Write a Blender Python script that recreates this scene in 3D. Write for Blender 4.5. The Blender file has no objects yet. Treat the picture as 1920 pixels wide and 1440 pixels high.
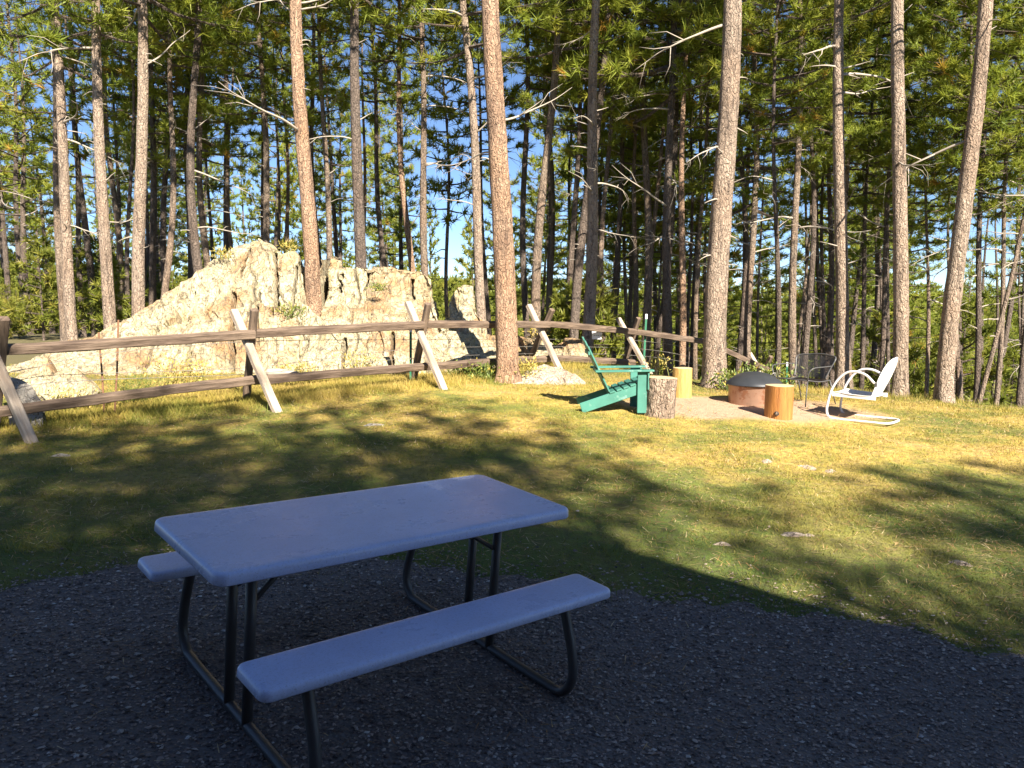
import bpy, math, random
import numpy as np
from mathutils import Vector, Matrix, Euler

rng = np.random.default_rng(7)
random.seed(7)
scene = bpy.context.scene
COL = scene.collection
R = math.radians

# ------------------------------------------------------------------ camera
FPX, PITCH, CAMH = 1470.0, 0.105, 1.6          # focal length in photo pixels (1920 wide)
cam = bpy.data.cameras.new('camera')
cam.sensor_width = 36.0
cam.lens = 36.0 * FPX / 1920.0
cam.clip_start, cam.clip_end = 0.05, 6000
camo = bpy.data.objects.new('camera', cam)
COL.objects.link(camo)
camo.location = (0, 0, CAMH)
camo.rotation_euler = (math.pi / 2 - PITCH, 0, 0)
scene.camera = camo

# ------------------------------------------------------------------ light
SUN_AZ, SUN_EL = R(24), R(35)                   # sun behind the viewer, to the right
SUN = Vector((math.sin(SUN_AZ) * math.cos(SUN_EL), -math.cos(SUN_AZ) * math.cos(SUN_EL), math.sin(SUN_EL)))
world = bpy.data.worlds.new('World')
scene.world = world
world.use_nodes = True
wn = world.node_tree
sky = wn.nodes.new('ShaderNodeTexSky')
sky.sky_type = 'NISHITA'
sky.sun_disc = False
sky.sun_elevation = SUN_EL
sky.sun_rotation = math.pi - SUN_AZ
sky.altitude = 2000
sky.air_density = 0.7
sky.dust_density = 0.05
sky.ozone_density = 3.5
bg = wn.nodes['Background']
bg.inputs['Strength'].default_value = 0.058
wn.links.new(sky.outputs[0], bg.inputs[0])
sl = bpy.data.lights.new('sun', 'SUN')
sl.energy = 5.0
sl.angle = R(0.5)
sl.color = (1.0, 0.90, 0.74)
slo = bpy.data.objects.new('sun', sl)
COL.objects.link(slo)
slo.rotation_euler = (-SUN).to_track_quat('-Z', 'Y').to_euler()
scene.view_settings.view_transform = 'Standard'
scene.view_settings.look = 'None'
scene.view_settings.gamma = 1
scene.view_settings.use_curve_mapping = False
scene.view_settings.exposure = 1.75
scene.cycles.max_bounces = 4
scene.cycles.diffuse_bounces = 2
scene.cycles.glossy_bounces = 2
scene.cycles.transmission_bounces = 3
scene.cycles.transparent_max_bounces = 4
scene.cycles.use_denoising = True
scene.cycles.sample_clamp_indirect = 6

# ------------------------------------------------------------------ numeric helpers
def at(px, py, Y):
    """world point seen at photo pixel (px, py) at world depth Y"""
    c, s = math.cos(PITCH), math.sin(PITCH)
    u = (720 - py) / FPX
    d = Vector(((px - 960) / FPX, c + u * s, -s + u * c))
    return Vector((0, 0, CAMH)) + d * (Y / d.y)

def hsh(i, j, k):
    h = (i.astype(np.int64) * 374761393 + j.astype(np.int64) * 668265263 + k.astype(np.int64) * 2147483647) & 0xffffffff
    h = ((h ^ (h >> 13)) * 1274126177) & 0xffffffff
    h = (h ^ (h >> 16)) & 0xffffff
    return h / float(0xffffff)

def vnoise(P):
    P = np.asarray(P, float)
    I = np.floor(P).astype(np.int64)
    f = P - I
    f = f * f * (3 - 2 * f)
    r = 0
    for a in (0, 1):
        for b in (0, 1):
            for c in (0, 1):
                w = (f[:, 0] if a else 1 - f[:, 0]) * (f[:, 1] if b else 1 - f[:, 1]) * (f[:, 2] if c else 1 - f[:, 2])
                r = r + w * hsh(I[:, 0] + a, I[:, 1] + b, I[:, 2] + c)
    return r * 2 - 1

def facets(P, seed):
    P = np.asarray(P, float) + seed * 3.1
    I = np.floor(P)
    best = np.full(len(P), 1e9)
    rid = np.zeros(len(P)); tilt = np.zeros(len(P))
    for a in (-1, 0, 1):
        for b in (-1, 0, 1):
            for c in (-1, 0, 1):
                J = I + np.array([a, b, c])
                jx, jy, jz = J[:, 0], J[:, 1], J[:, 2]
                h1, h2, h3 = hsh(jx, jy, jz), hsh(jx + 91, jy, jz), hsh(jx, jy + 57, jz)
                D = P - (J + np.stack([h1, h2, h3], 1))
                d2 = (D ** 2).sum(1)
                k = d2 < best
                best = np.where(k, d2, best)
                rid = np.where(k, hsh(jx, jy, jz + 33), rid)
                tl = D[:, 0] * (hsh(jx + 7, jy, jz) - .5) + D[:, 2] * (hsh(jx, jy + 7, jz) - .35)
                tilt = np.where(k, tl, tilt)
    return rid - .5, tilt

def fbm(P, oct=4, gain=.5):
    P = np.asarray(P, float)
    r, a = 0, 1.0
    for o in range(oct):
        r = r + a * vnoise(P * (2 ** o) + o * 17.3)
        a *= gain
    return r

# ------------------------------------------------------------------ terrain height
CTRL = np.array([
    (0, -3, -.15), (-5, -2, .05), (6, -2, -.3), (0, 1, -.25), (-.68, 3.65, -.24), (-2.4, 3.3, -.08), (1.2, 3.4, -.37), (3.2, 3, -.42), (.29, 3.54, -.315), (-.65, 4.63, -.205), (-.71, 2.68, -.265), (-1.65, 3.77, -.165),
    (-.4, 5.2, -.13), (2.4, 5.2, -.25), (-4.5, 5, .05), (5.5, 5.5, -.3), (-2.5, 7, .1), (1, 7.3, .02), (4, 7.6, -.08), (8, 7, -.2),
    (-7.5, 8, .2), (-5.0, 8.2, .17), (-3.2, 10.1, .25), (-1.2, 11.9, .33), (.7, 14.5, .40), (2.7, 16, .14), (5.6, 17.5, -.75),
    (-.07, 12.9, .28), (1.5, 10.2, .19), (1.9, 10, .14), (3.3, 11, .16), (3.4, 10.1, .11), (4.6, 10.2, .04), (3.36, 13, .18),
    (6.2, 12.5, .05), (6.7, 12, .03), (8.5, 11, -.03), (10, 9, -.15), (8, 16, -1.2), (11, 13.5, -.7), (10, 20, -2.4), (5, 22, -2.0),
    (0, 19, .25), (2, 22, -.8), (-5, 18, .5), (-8, 13, .42), (-9, 22, .5), (-13, 17, .5), (-3, 25, .1), (14, 22, -3.2), (-16, 8, .4),
    (12, 32, -5.5), (0, 33, -1.8), (-12, 35, .1), (16, 6, -.5), (20, 30, -6), (-22, 30, .4), (-20, 0, .3), (15, -4, -.6), (0, -14, -.2)], float)

def tps_k(d):
    return np.where(d > 0, d * d * np.log(d + 1e-9), 0)

_n = len(CTRL)
_K = tps_k(np.linalg.norm(CTRL[:, None, :2] - CTRL[None, :, :2], axis=2)) + np.eye(_n) * .05
_A = np.zeros((_n + 3, _n + 3))
_A[:_n, :_n] = _K
_A[:_n, _n] = 1
_A[:_n, _n + 1:] = CTRL[:, :2]
_A[_n, :_n] = 1
_A[_n + 1:, :_n] = CTRL[:, :2].T
_W = np.linalg.solve(_A, np.r_[CTRL[:, 2], 0, 0, 0])

def sstep(a, b, x):
    t = np.clip((x - a) / (b - a), 0, 1)
    return t * t * (3 - 2 * t)

def Gv(x, y):
    x = np.asarray(x, float).ravel()
    y = np.asarray(y, float).ravel()
    xc, yc = np.clip(x, -24, 22), np.clip(y, -14, 38)
    z = _W[_n] + _W[_n + 1] * xc + _W[_n + 2] * yc
    for i in range(_n):
        d = np.hypot(xc - CTRL[i, 0], yc - CTRL[i, 1])
        z = z + _W[i] * tps_k(d)
    z = np.clip(z, -7, 1.2)
    # far country: a valley on the right, a wooded slope beyond
    side = sstep(-.35, .25, x / np.maximum(np.abs(y), 8))
    dist = np.hypot(x, y)
    fr = np.interp(dist, [30, 45, 70, 110, 160, 240, 400, 900, 3000], [-5, -7.5, -11, -13, -12, -10, -7, -2, 10])
    fl = np.interp(dist, [30, 45, 70, 110, 160, 240, 400, 900, 3000], [0, -1, -3, -5.5, -6, -4.5, -2, 2, 12])
    far = fl * (1 - side) + fr * side
    far = far + 1.0 * vnoise(np.c_[x * .03, y * .03, x * 0])
    fy = np.where(y < 0, np.interp(dist, [0, 40, 200, 3000], [0, -.2, -1, 0]), far)
    w = sstep(22, 44, dist)
    w = np.where(y < 0, sstep(10, 20, dist), w)
    z = z * (1 - w) + fy * w
    z = z + .012 * vnoise(np.c_[x * 1.7, y * 1.7, x * 0]) + .006 * vnoise(np.c_[x * 5, y * 5, x * 0])
    return z

def G(x, y):
    return float(Gv([x], [y])[0])

def hit(px, py):
    """world point where the photo pixel meets the ground"""
    lo = None
    for Y in np.arange(1.5, 40, .1):
        p = at(px, py, Y)
        if p.z < G(p.x, p.y):
            lo = Y
            break
    if lo is None:
        lo = 30
    a, b = lo - .1, lo
    for _ in range(8):
        m = (a + b) / 2
        p = at(px, py, m)
        if p.z < G(p.x, p.y): b = m
        else: a = m
    return at(px, py, b)

# ------------------------------------------------------------------ material helpers
class NT:
    def __init__(s, name):
        s.m = bpy.data.materials.new(name)
        s.m.use_nodes = True
        s.t = s.m.node_tree
        s.b = s.t.nodes['Principled BSDF']
        s.out = s.t.nodes['Material Output']
    def n(s, typ, **kw):
        nd = s.t.nodes.new('ShaderNode' + typ)
        for k, v in kw.items():
            if hasattr(nd, k) and k not in nd.inputs:
                setattr(nd, k, v)
            else:
                s.put(nd.inputs[k], v)
        return nd
    def put(s, inp, v):
        if isinstance(v, bpy.types.NodeSocket): s.t.links.new(v, inp)
        else: inp.default_value = v
    def set(s, **kw):
        for k, v in kw.items():
            s.put(s.b.inputs[k.replace('_', ' ')], v)
        return s
    def noise(s, vec, scale, detail=4, rough=.55):
        return s.n('TexNoise', Vector=vec, Scale=scale, Detail=detail, Roughness=rough).outputs['Fac']
    def scale(s, vec, v):
        return s.n('VectorMath', operation='MULTIPLY', **{'0': 0}) if False else s._vm(vec, v)
    def _vm(s, vec, v):
        nd = s.t.nodes.new('ShaderNodeVectorMath')
        nd.operation = 'MULTIPLY'
        s.put(nd.inputs[0], vec)
        nd.inputs[1].default_value = v
        return nd.outputs[0]
    def addv(s, a, b):
        nd = s.t.nodes.new('ShaderNodeVectorMath')
        nd.operation = 'ADD'
        s.put(nd.inputs[0], a)
        s.put(nd.inputs[1], b)
        return nd.outputs[0]
    def math(s, op, a, b=0.0, clamp=False):
        nd = s.t.nodes.new('ShaderNodeMath')
        nd.operation = op
        nd.use_clamp = clamp
        s.put(nd.inputs[0], a)
        s.put(nd.inputs[1], b)
        return nd.outputs[0]
    def ramp(s, fac, stops, interp='LINEAR'):
        nd = s.t.nodes.new('ShaderNodeValToRGB')
        nd.color_ramp.interpolation = interp
        el = nd.color_ramp.elements
        while len(el) < len(stops): el.new(.5)
        for e, (p, c) in zip(el, stops):
            e.position = p
            e.color = (c, c, c, 1) if isinstance(c, (int, float)) else (*c, 1)
        s.put(nd.inputs[0], fac)
        return nd.outputs[0]
    def mix(s, fac, a, b, mode='MIX'):
        nd = s.t.nodes.new('ShaderNodeMix')
        nd.data_type = 'RGBA'
        nd.blend_type = mode
        s.put(nd.inputs[0], fac)
        for i, v in ((6, a), (7, b)):
            s.put(nd.inputs[i], v if isinstance(v, bpy.types.NodeSocket) else (*v, 1))
        return nd.outputs[2]
    def bump(s, h, strength=.5, dist=.02):
        nd = s.n('Bump', Height=h)
        nd.inputs['Strength'].default_value = strength
        nd.inputs['Distance'].default_value = dist
        s.put(s.b.inputs['Normal'], nd.outputs[0])
        return nd.outputs[0]
    def obj(s): return s.n('TexCoord').outputs['Object']
    def pos(s): return s.n('NewGeometry').outputs['Position']
    def attr(s, name): return s.n('Attribute', attribute_name=name).outputs['Fac']
    def rnd(s): return s.n('NewGeometry').outputs['Random Per Island']
    def orand(s): return s.n('ObjectInfo').outputs['Random']

M = {}
# --- ground
def lawn_colour(t, p):
    n1 = t.noise(p, .55, 5, .6)
    n2 = t.noise(p, 2.6, 5, .65)
    n3 = t.noise(p, 14, 4, .6)
    f = t.math('ADD', t.math('MULTIPLY', n1, .62), t.math('MULTIPLY', n2, .38))
    c = t.ramp(f, [(.36, (.10, .15, .02)), (.46, (.22, .22, .035)), (.53, (.46, .34, .075)), (.62, (.55, .385, .13)), (.72, (.34, .21, .10))])
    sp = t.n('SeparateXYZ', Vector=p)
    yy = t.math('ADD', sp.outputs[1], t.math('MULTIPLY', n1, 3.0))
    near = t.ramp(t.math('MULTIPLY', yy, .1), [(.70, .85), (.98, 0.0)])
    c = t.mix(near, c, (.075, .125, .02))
    return c, n3, f
t = NT('lawn_ground')
p = t.pos()
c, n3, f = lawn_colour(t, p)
c = t.mix(t.ramp(n3, [(.35, .55), (.6, 0.0)]), c, (.10, .075, .04))
dirt = t.mix(t.noise(p, 6, 5), (.36, .23, .15), (.50, .36, .25))
c = t.mix(t.attr('dirt'), c, dirt)
wood = t.mix(t.noise(p, .8, 5), (.09, .085, .03), (.16, .13, .06))
c = t.mix(t.attr('forest'), c, wood)
t.set(Base_Color=c, Roughness=.95)
t.bump(t.math('ADD', n3, t.noise(p, 60, 3)), .7, .03)
M['lawn'] = t.m

t = NT('grass_blade')
p = t.pos()
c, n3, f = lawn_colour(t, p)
r = t.rnd()
dry = t.ramp(r, [(0, (.10, .15, .02)), (.45, (.22, .23, .035)), (.7, (.40, .32, .07)), (1, (.55, .42, .15))])
c = t.mix(.4, c, dry)
t.set(Base_Color=c, Roughness=.75)
tr = t.n('BsdfTranslucent', Color=t.mix(.5, c, (.35, .36, .05)))
ms = t.n('MixShader')
ms.inputs[0].default_value = .3
t.t.links.new(t.b.outputs[0], ms.inputs[1])
t.t.links.new(tr.outputs[0], ms.inputs[2])
t.t.links.new(ms.outputs[0], t.out.inputs[0])
M['blade'] = t.m

t = NT('gravel_bed')
p = t.pos()
v = t.n('TexVoronoi', Vector=p, Scale=48.0)
c = t.mix(t.noise(p, 1.2, 4), (.145, .112, .095), (.21, .165, .14))
c = t.mix(t.ramp(v.outputs['Color'], [(0, 0.0), (1, .8)]), c, (.17, .155, .15))
t.set(Base_Color=c, Roughness=.95)
t.bump(t.math('SUBTRACT', 1.0, v.outputs['Distance']), 1, .015)
M['gravel'] = t.m

t = NT('gravel_stone')
r = t.rnd()
c = t.ramp(r, [(0, (.06, .048, .046)), (.3, (.17, .13, .11)), (.6, (.29, .225, .19)), (.85, (.40, .32, .27)), (.97, (.46, .40, .35)), (1, (.6, .57, .53))])
t.set(Base_Color=c, Roughness=.8)
M['stone'] = t.m

# --- rock
def rock_mat(name, cream, pale, stain, grey, amount):
    t = NT(name)
    p = t.obj()
    w = t.addv(p, t._vm(t.n('TexNoise', Vector=p, Scale=1.3, Detail=3.0).outputs['Color'], (.5, .5, .5)))
    st = t._vm(w, (3.2, 3.2, 1.0))
    n1 = t.noise(p, 1.1, 6, .65)
    n2 = t.noise(st, 2.2, 6, .7)
    n3 = t.noise(w, 9, 6, .7)
    n4 = t.noise(w, 30, 4, .6)
    c = t.mix(t.ramp(n2, [(.38, 0.0), (.6, 1.0)]), cream, pale)
    c = t.mix(t.ramp(n1, [(.50, 0.0), (.62, amount)]), c, stain)
    c = t.mix(t.ramp(n3, [(.51, 0.0), (.60, .85)]), c, grey)
    c = t.mix(t.ramp(n4, [(.56, 0.0), (.64, .75)]), c, (.09, .07, .045))
    ol = t.noise(w, 5, 5, .7)
    c = t.mix(t.ramp(ol, [(.60, 0.0), (.68, .5)]), c, (.30, .27, .07))
    c = t.mix(t.attr('crack'), c, (.05, .04, .03))
    t.set(Base_Color=c, Roughness=.92)
    v = t.n('TexVoronoi', Vector=st, Scale=3.0, feature='DISTANCE_TO_EDGE').outputs['Distance']
    h = t.math('ADD', t.math('MULTIPLY', t.ramp(v, [(0, 0.0), (.06, 1.0)]), .5), t.math('ADD', n3, t.math('MULTIPLY', n2, .8)))
    t.bump(t.math('ADD', h, t.math('MULTIPLY', n4, .5)), .8, .05)
    return t.m
M['rock'] = rock_mat('lichen_rock', (.38, .325, .195), (.48, .43, .31), (.31, .175, .08), (.16, .13, .09), .85)
M['rockgrey'] = rock_mat('grey_rock', (.34, .31, .27), (.42, .39, .35), (.30, .24, .18), (.22, .20, .18), .4)
M['rockpale'] = rock_mat('pale_rock', (.46, .37, .29), (.56, .48, .40), (.42, .27, .18), (.28, .22, .18), .7)

# --- bark
def bark(name, ridge, mid, crack, moss):
    t = NT(name)
    rv = t.n('CombineXYZ', X=t.math('MULTIPLY', t.orand(), 37.0), Y=0.0, Z=t.math('MULTIPLY', t.orand(), 91.0)).outputs[0]
    p = t.addv(t.obj(), rv)
    w = t.addv(p, t._vm(t.n('TexNoise', Vector=p, Scale=6.0, Detail=3.0).outputs['Color'], (.13, .13, .2)))
    st = t._vm(w, (1, 1, .36))
    v = t.n('TexVoronoi', Vector=st, Scale=24.0, feature='DISTANCE_TO_EDGE').outputs['Distance']
    v2 = t.n('TexVoronoi', Vector=st, Scale=24.0)
    n = t.noise(st, 24, 5, .65)
    nb = t.noise(p, .9, 3)
    c = t.mix(v2.outputs['Color'], mid, ridge)
    c = t.mix(t.ramp(n, [(.4, 0.0), (.7, .7)]), c, ridge)
    c = t.mix(t.ramp(nb, [(.45, 0.0), (.65, .5)]), c, moss)
    cr = t.ramp(v, [(0, 1.0), (.035, .75), (.11, 0.0)])
    fl = t.noise(t._vm(w, (1, 1, .45)), 34, 4, .6)
    c = t.mix(t.ramp(fl, [(.57, 0.0), (.66, .8)]), c, crack)
    fu = t.noise(t._vm(w, (1, 1, .07)), 15, 4, .6)
    c = t.mix(t.ramp(fu, [(.52, 0.0), (.64, .65)]), c, crack)
    c = t.mix(t.math('MULTIPLY', cr, .22), c, crack)
    pt = t.noise(t._vm(p, (1, 1, .5)), 2.2, 4, .6)
    c = t.mix(t.ramp(pt, [(.55, 0.0), (.7, .45)]), c, crack)
    t.set(Base_Color=c, Roughness=.95)
    h = t.math('SUBTRACT', t.math('ADD', t.math('MULTIPLY', t.ramp(v, [(0, 0.0), (.14, 1.0)]), .35), t.math('MULTIPLY', n, .8)), t.math('ADD', fl, t.math('MULTIPLY', fu, 1.2)))
    t.bump(h, 1.0, .05)
    return t.m
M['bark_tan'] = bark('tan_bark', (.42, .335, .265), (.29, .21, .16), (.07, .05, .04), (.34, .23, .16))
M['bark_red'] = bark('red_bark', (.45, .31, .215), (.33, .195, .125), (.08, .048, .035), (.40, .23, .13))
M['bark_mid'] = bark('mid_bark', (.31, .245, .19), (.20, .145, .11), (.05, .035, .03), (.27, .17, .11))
M['bark_grey_shade'] = bark('grey_shade_bark', (.19, .15, .125), (.12, .09, .075), (.035, .025, .02), (.15, .105, .08))  # darker bark copy: shade of the dim trunks put into its colour; also limbs

t = NT('dead_wood')
p = t.obj()
c = t.mix(t.noise(p, 9, 4), (.25, .215, .18), (.44, .39, .335))
t.set(Base_Color=c, Roughness=.9)
M['deadwood'] = t.m

def needles(name, stops, trn):
    t = NT(name)
    a = t.attr('tuft')
    o = t.orand()
    f = t.math('ADD', t.math('MULTIPLY', a, .8), t.math('MULTIPLY', o, .2))
    c = t.ramp(f, stops)
    c = t.mix(t.math('MULTIPLY', t.rnd(), .35), c, (.16, .18, .03))
    t.set(Base_Color=c, Roughness=.55)
    t.b.inputs['Specular IOR Level'].default_value = .3
    tr = t.n('BsdfTranslucent', Color=t.mix(.5, c, trn))
    ms = t.n('MixShader')
    ms.inputs[0].default_value = .4
    t.t.links.new(t.b.outputs[0], ms.inputs[1])
    t.t.links.new(tr.outputs[0], ms.inputs[2])
    t.t.links.new(ms.outputs[0], t.out.inputs[0])
    return t.m
ST = [(0, (.10, .16, .025)), (.3, (.18, .24, .03)), (.6, (.27, .31, .04)), (.86, (.36, .34, .05)), (.95, (.42, .23, .04)), (1, (.45, .21, .05))]
M['needle'] = needles('pine_needles', ST, (.4, .44, .05))
STF = [(0, (.09, .125, .02)), (.4, (.18, .205, .03)), (.8, (.27, .26, .045)), (1, (.36, .30, .07))]
M['needle_far'] = needles('far_pine_needles', STF, (.25, .28, .03))

# --- wood, paint, metal
def wood(name, a, b, dark, rough=.85):
    t = NT(name)
    p = t.obj()
    s = t._vm(p, (2.2, 24, 24))
    n = t.noise(s, 1.0, 6, .7)
    big = t.noise(t._vm(p, (1.2, 5, 5)), 1.3, 4)
    c = t.mix(t.ramp(n, [(.35, 0.0), (.65, 1.0)]), a, b)
    c = t.mix(t.ramp(big, [(.5, 0.0), (.7, .7)]), c, dark)
    c = t.mix(t.ramp(n, [(.28, .85), (.36, 0.0)]), c, (.04, .03, .025))
    t.set(Base_Color=c, Roughness=rough)
    t.bump(n, 1.0, .02)
    return t.m
M['rail'] = wood('weathered_rail', (.085, .058, .042), (.24, .175, .13), (.065, .042, .032))
M['leg_wood'] = wood('sawn_leg', (.34, .27, .21), (.52, .44, .36), (.24, .18, .135))
M['peeled_or'] = wood('peeled_log_orange', (.30, .115, .025), (.43, .185, .045), (.20, .075, .02), .6)
M['peeled_ye'] = wood('peeled_log_yellow', (.42, .26, .07), (.54, .36, .12), (.32, .18, .05), .65)

def endgrain(name, a, b):
    t = NT(name)
    p = t.obj()
    wv = t.n('TexWave', Vector=p, wave_type='RINGS', rings_direction='Z', Scale=14.0, Distortion=2.0, Detail=3.0)
    c = t.mix(wv.outputs['Fac'], a, b)
    c = t.mix(t.ramp(t.noise(p, 9), [(.5, 0.0), (.7, .5)]), c, (.2, .13, .08))
    t.set(Base_Color=c, Roughness=.85)
    return t.m
M['endgrain'] = endgrain('cut_log_end', (.50, .36, .20), (.62, .48, .30))

def paint(name, col, rough=.5, var=.15, grain=300, bstr=.08, metallic=0.0, spot=None, spot_amt=.62):
    t = NT(name)
    p = t.obj()
    n = t.noise(p, 4, 5)
    c = t.mix(t.ramp(n, [(.35, 0.0), (.7, 1.0)]), col, tuple(x * (1 - var) for x in col))
    if spot:
        c = t.mix(t.ramp(t.noise(p, 7, 6, .7), [(spot_amt, 0.0), (spot_amt + .05, 1.0)]), c, spot)
    t.set(Base_Color=c, Roughness=rough, Metallic=metallic)
    t.bump(t.noise(p, grain, 2), bstr, .003)
    return t.m
t = NT('grey_plastic')
p = t.obj()
n = t.noise(p, 3.2, 5, .6)
fine = t.noise(p, 55, 4, .7)
c = t.mix(t.ramp(n, [(.35, 0.0), (.7, 1.0)]), (.62, .68, .93), (.53, .59, .83))
c = t.mix(t.ramp(fine, [(.50, 0.0), (.70, .4)]), c, (.42, .44, .58))
sp2 = t.noise(p, 130, 3, .7)
c = t.mix(t.ramp(sp2, [(.56, 0.0), (.66, .45)]), c, (.27, .28, .38))
sm = t.noise(t._vm(p, (1.0, 1.4, 1)), 2.6, 6, .7)
c = t.mix(t.ramp(sm, [(.55, 0.0), (.75, .35)]), c, (.50, .54, .70))
t.set(Base_Color=c, Roughness=t.ramp(sm, [(.3, .22), (.7, .38)]))
t.bump(t.math('ADD', t.noise(p, 260, 3), t.math('MULTIPLY', fine, .5)), .12, .004)
M['plastic'] = t.m
M['steel'] = paint('bronze_powder_coat', (.075, .068, .066), .45, .25, 200, .1)
M['teal'] = paint('teal_paint', (.05, .205, .165), .6, .3, 90, .2, spot=(.12, .26, .22), spot_amt=.58)
M['white'] = paint('white_enamel', (.74, .73, .74), .4, .1, 120, .05, spot=(.33, .20, .14), spot_amt=.66)
M['rust'] = paint('rusty_steel', (.40, .24, .17), .42, .4, 60, .2, metallic=.45, spot=(.26, .12, .07), spot_amt=.55)
M['lid'] = paint('black_lid', (.05, .055, .065), .42, .3, 80, .1, metallic=.3)
M['wire'] = paint('galvanised_wire', (.35, .33, .31), .5, .3, 80, .1, metallic=.5)
M['rustwire'] = paint('rusty_stake', (.22, .11, .06), .8, .3, 80, .1)
M['blackwire'] = paint('black_iron', (.085, .085, .09), .4, .25, 80, .1)
M['tpost'] = paint('green_post_paint', (.02, .16, .085), .55, .25, 80, .1)
M['signwhite'] = paint('sign_white', (.78, .77, .80), .5, .08, 80, .02)
M['signink'] = paint('sign_ink', (.16, .13, .15), .6, .1, 80, .02)
M['logwall'] = wood('cabin_log', (.16, .09, .05), (.22, .13, .07), (.12, .07, .04))
M['shingle'] = paint('roof_shingle', (.10, .09, .085), .9, .3, 30, .3)
M['glass'] = paint('window_glass', (.02, .025, .03), .08, .1, 10, 0.0)

t = NT('leaf_green')
a = t.attr('tuft')
c = t.ramp(a, [(0, (.05, .09, .015)), (.5, (.11, .15, .025)), (.85, (.26, .24, .04)), (1, (.40, .30, .06))])
t.set(Base_Color=c, Roughness=.6)
M['leaf'] = t.m
t = NT('weed_gold')
a = t.attr('tuft')
c = t.ramp(a, [(0, (.14, .15, .03)), (.4, (.30, .25, .05)), (.75, (.42, .31, .07)), (1, (.50, .38, .15))])
t.set(Base_Color=c, Roughness=.7)
M['weed'] = t.m

# ------------------------------------------------------------------ mesh helpers
def link(o, parent=None):
    COL.objects.link(o)
    if parent is not None: o.parent = parent
    return o

def np_mesh(name, V, F, mats, smooth=False, attr=None, midx=None, vattr=None):
    """V (n,3) array, F (m,k) int array; attr: face float attrs, vattr: vertex float attrs"""
    V = np.ascontiguousarray(V, np.float32)
    F = np.ascontiguousarray(F, np.int32)
    me = bpy.data.meshes.new(name)
    k = F.shape[1]
    me.vertices.add(len(V))
    me.vertices.foreach_set('co', V.ravel())
    me.loops.add(F.size)
    me.loops.foreach_set('vertex_index', F.ravel())
    me.polygons.add(len(F))
    me.polygons.foreach_set('loop_start', np.arange(0, F.size, k, dtype=np.int32))
    me.polygons.foreach_set('loop_total', np.full(len(F), k, np.int32))
    if midx is not None: me.polygons.foreach_set('material_index', np.asarray(midx, np.int32))
    me.update(calc_edges=True)
    me.polygons.foreach_set('use_smooth', np.full(len(F), bool(smooth)))
    for nm, arr in (attr or {}).items():
        a = me.attributes.new(nm, 'FLOAT', 'FACE')
        a.data.foreach_set('value', np.asarray(arr, np.float32))
    for nm, arr in (vattr or {}).items():
        a = me.attributes.new(nm, 'FLOAT', 'POINT')
        a.data.foreach_set('value', np.asarray(arr, np.float32))
    for m in mats: me.materials.append(m)
    return me

def frame_of(d):
    d = d / np.linalg.norm(d)
    a = np.array([0, 0, 1.0]) if abs(d[2]) < .9 else np.array([1.0, 0, 0])
    u = np.cross(d, a); u /= np.linalg.norm(u)
    return u, np.cross(d, u)

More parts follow.
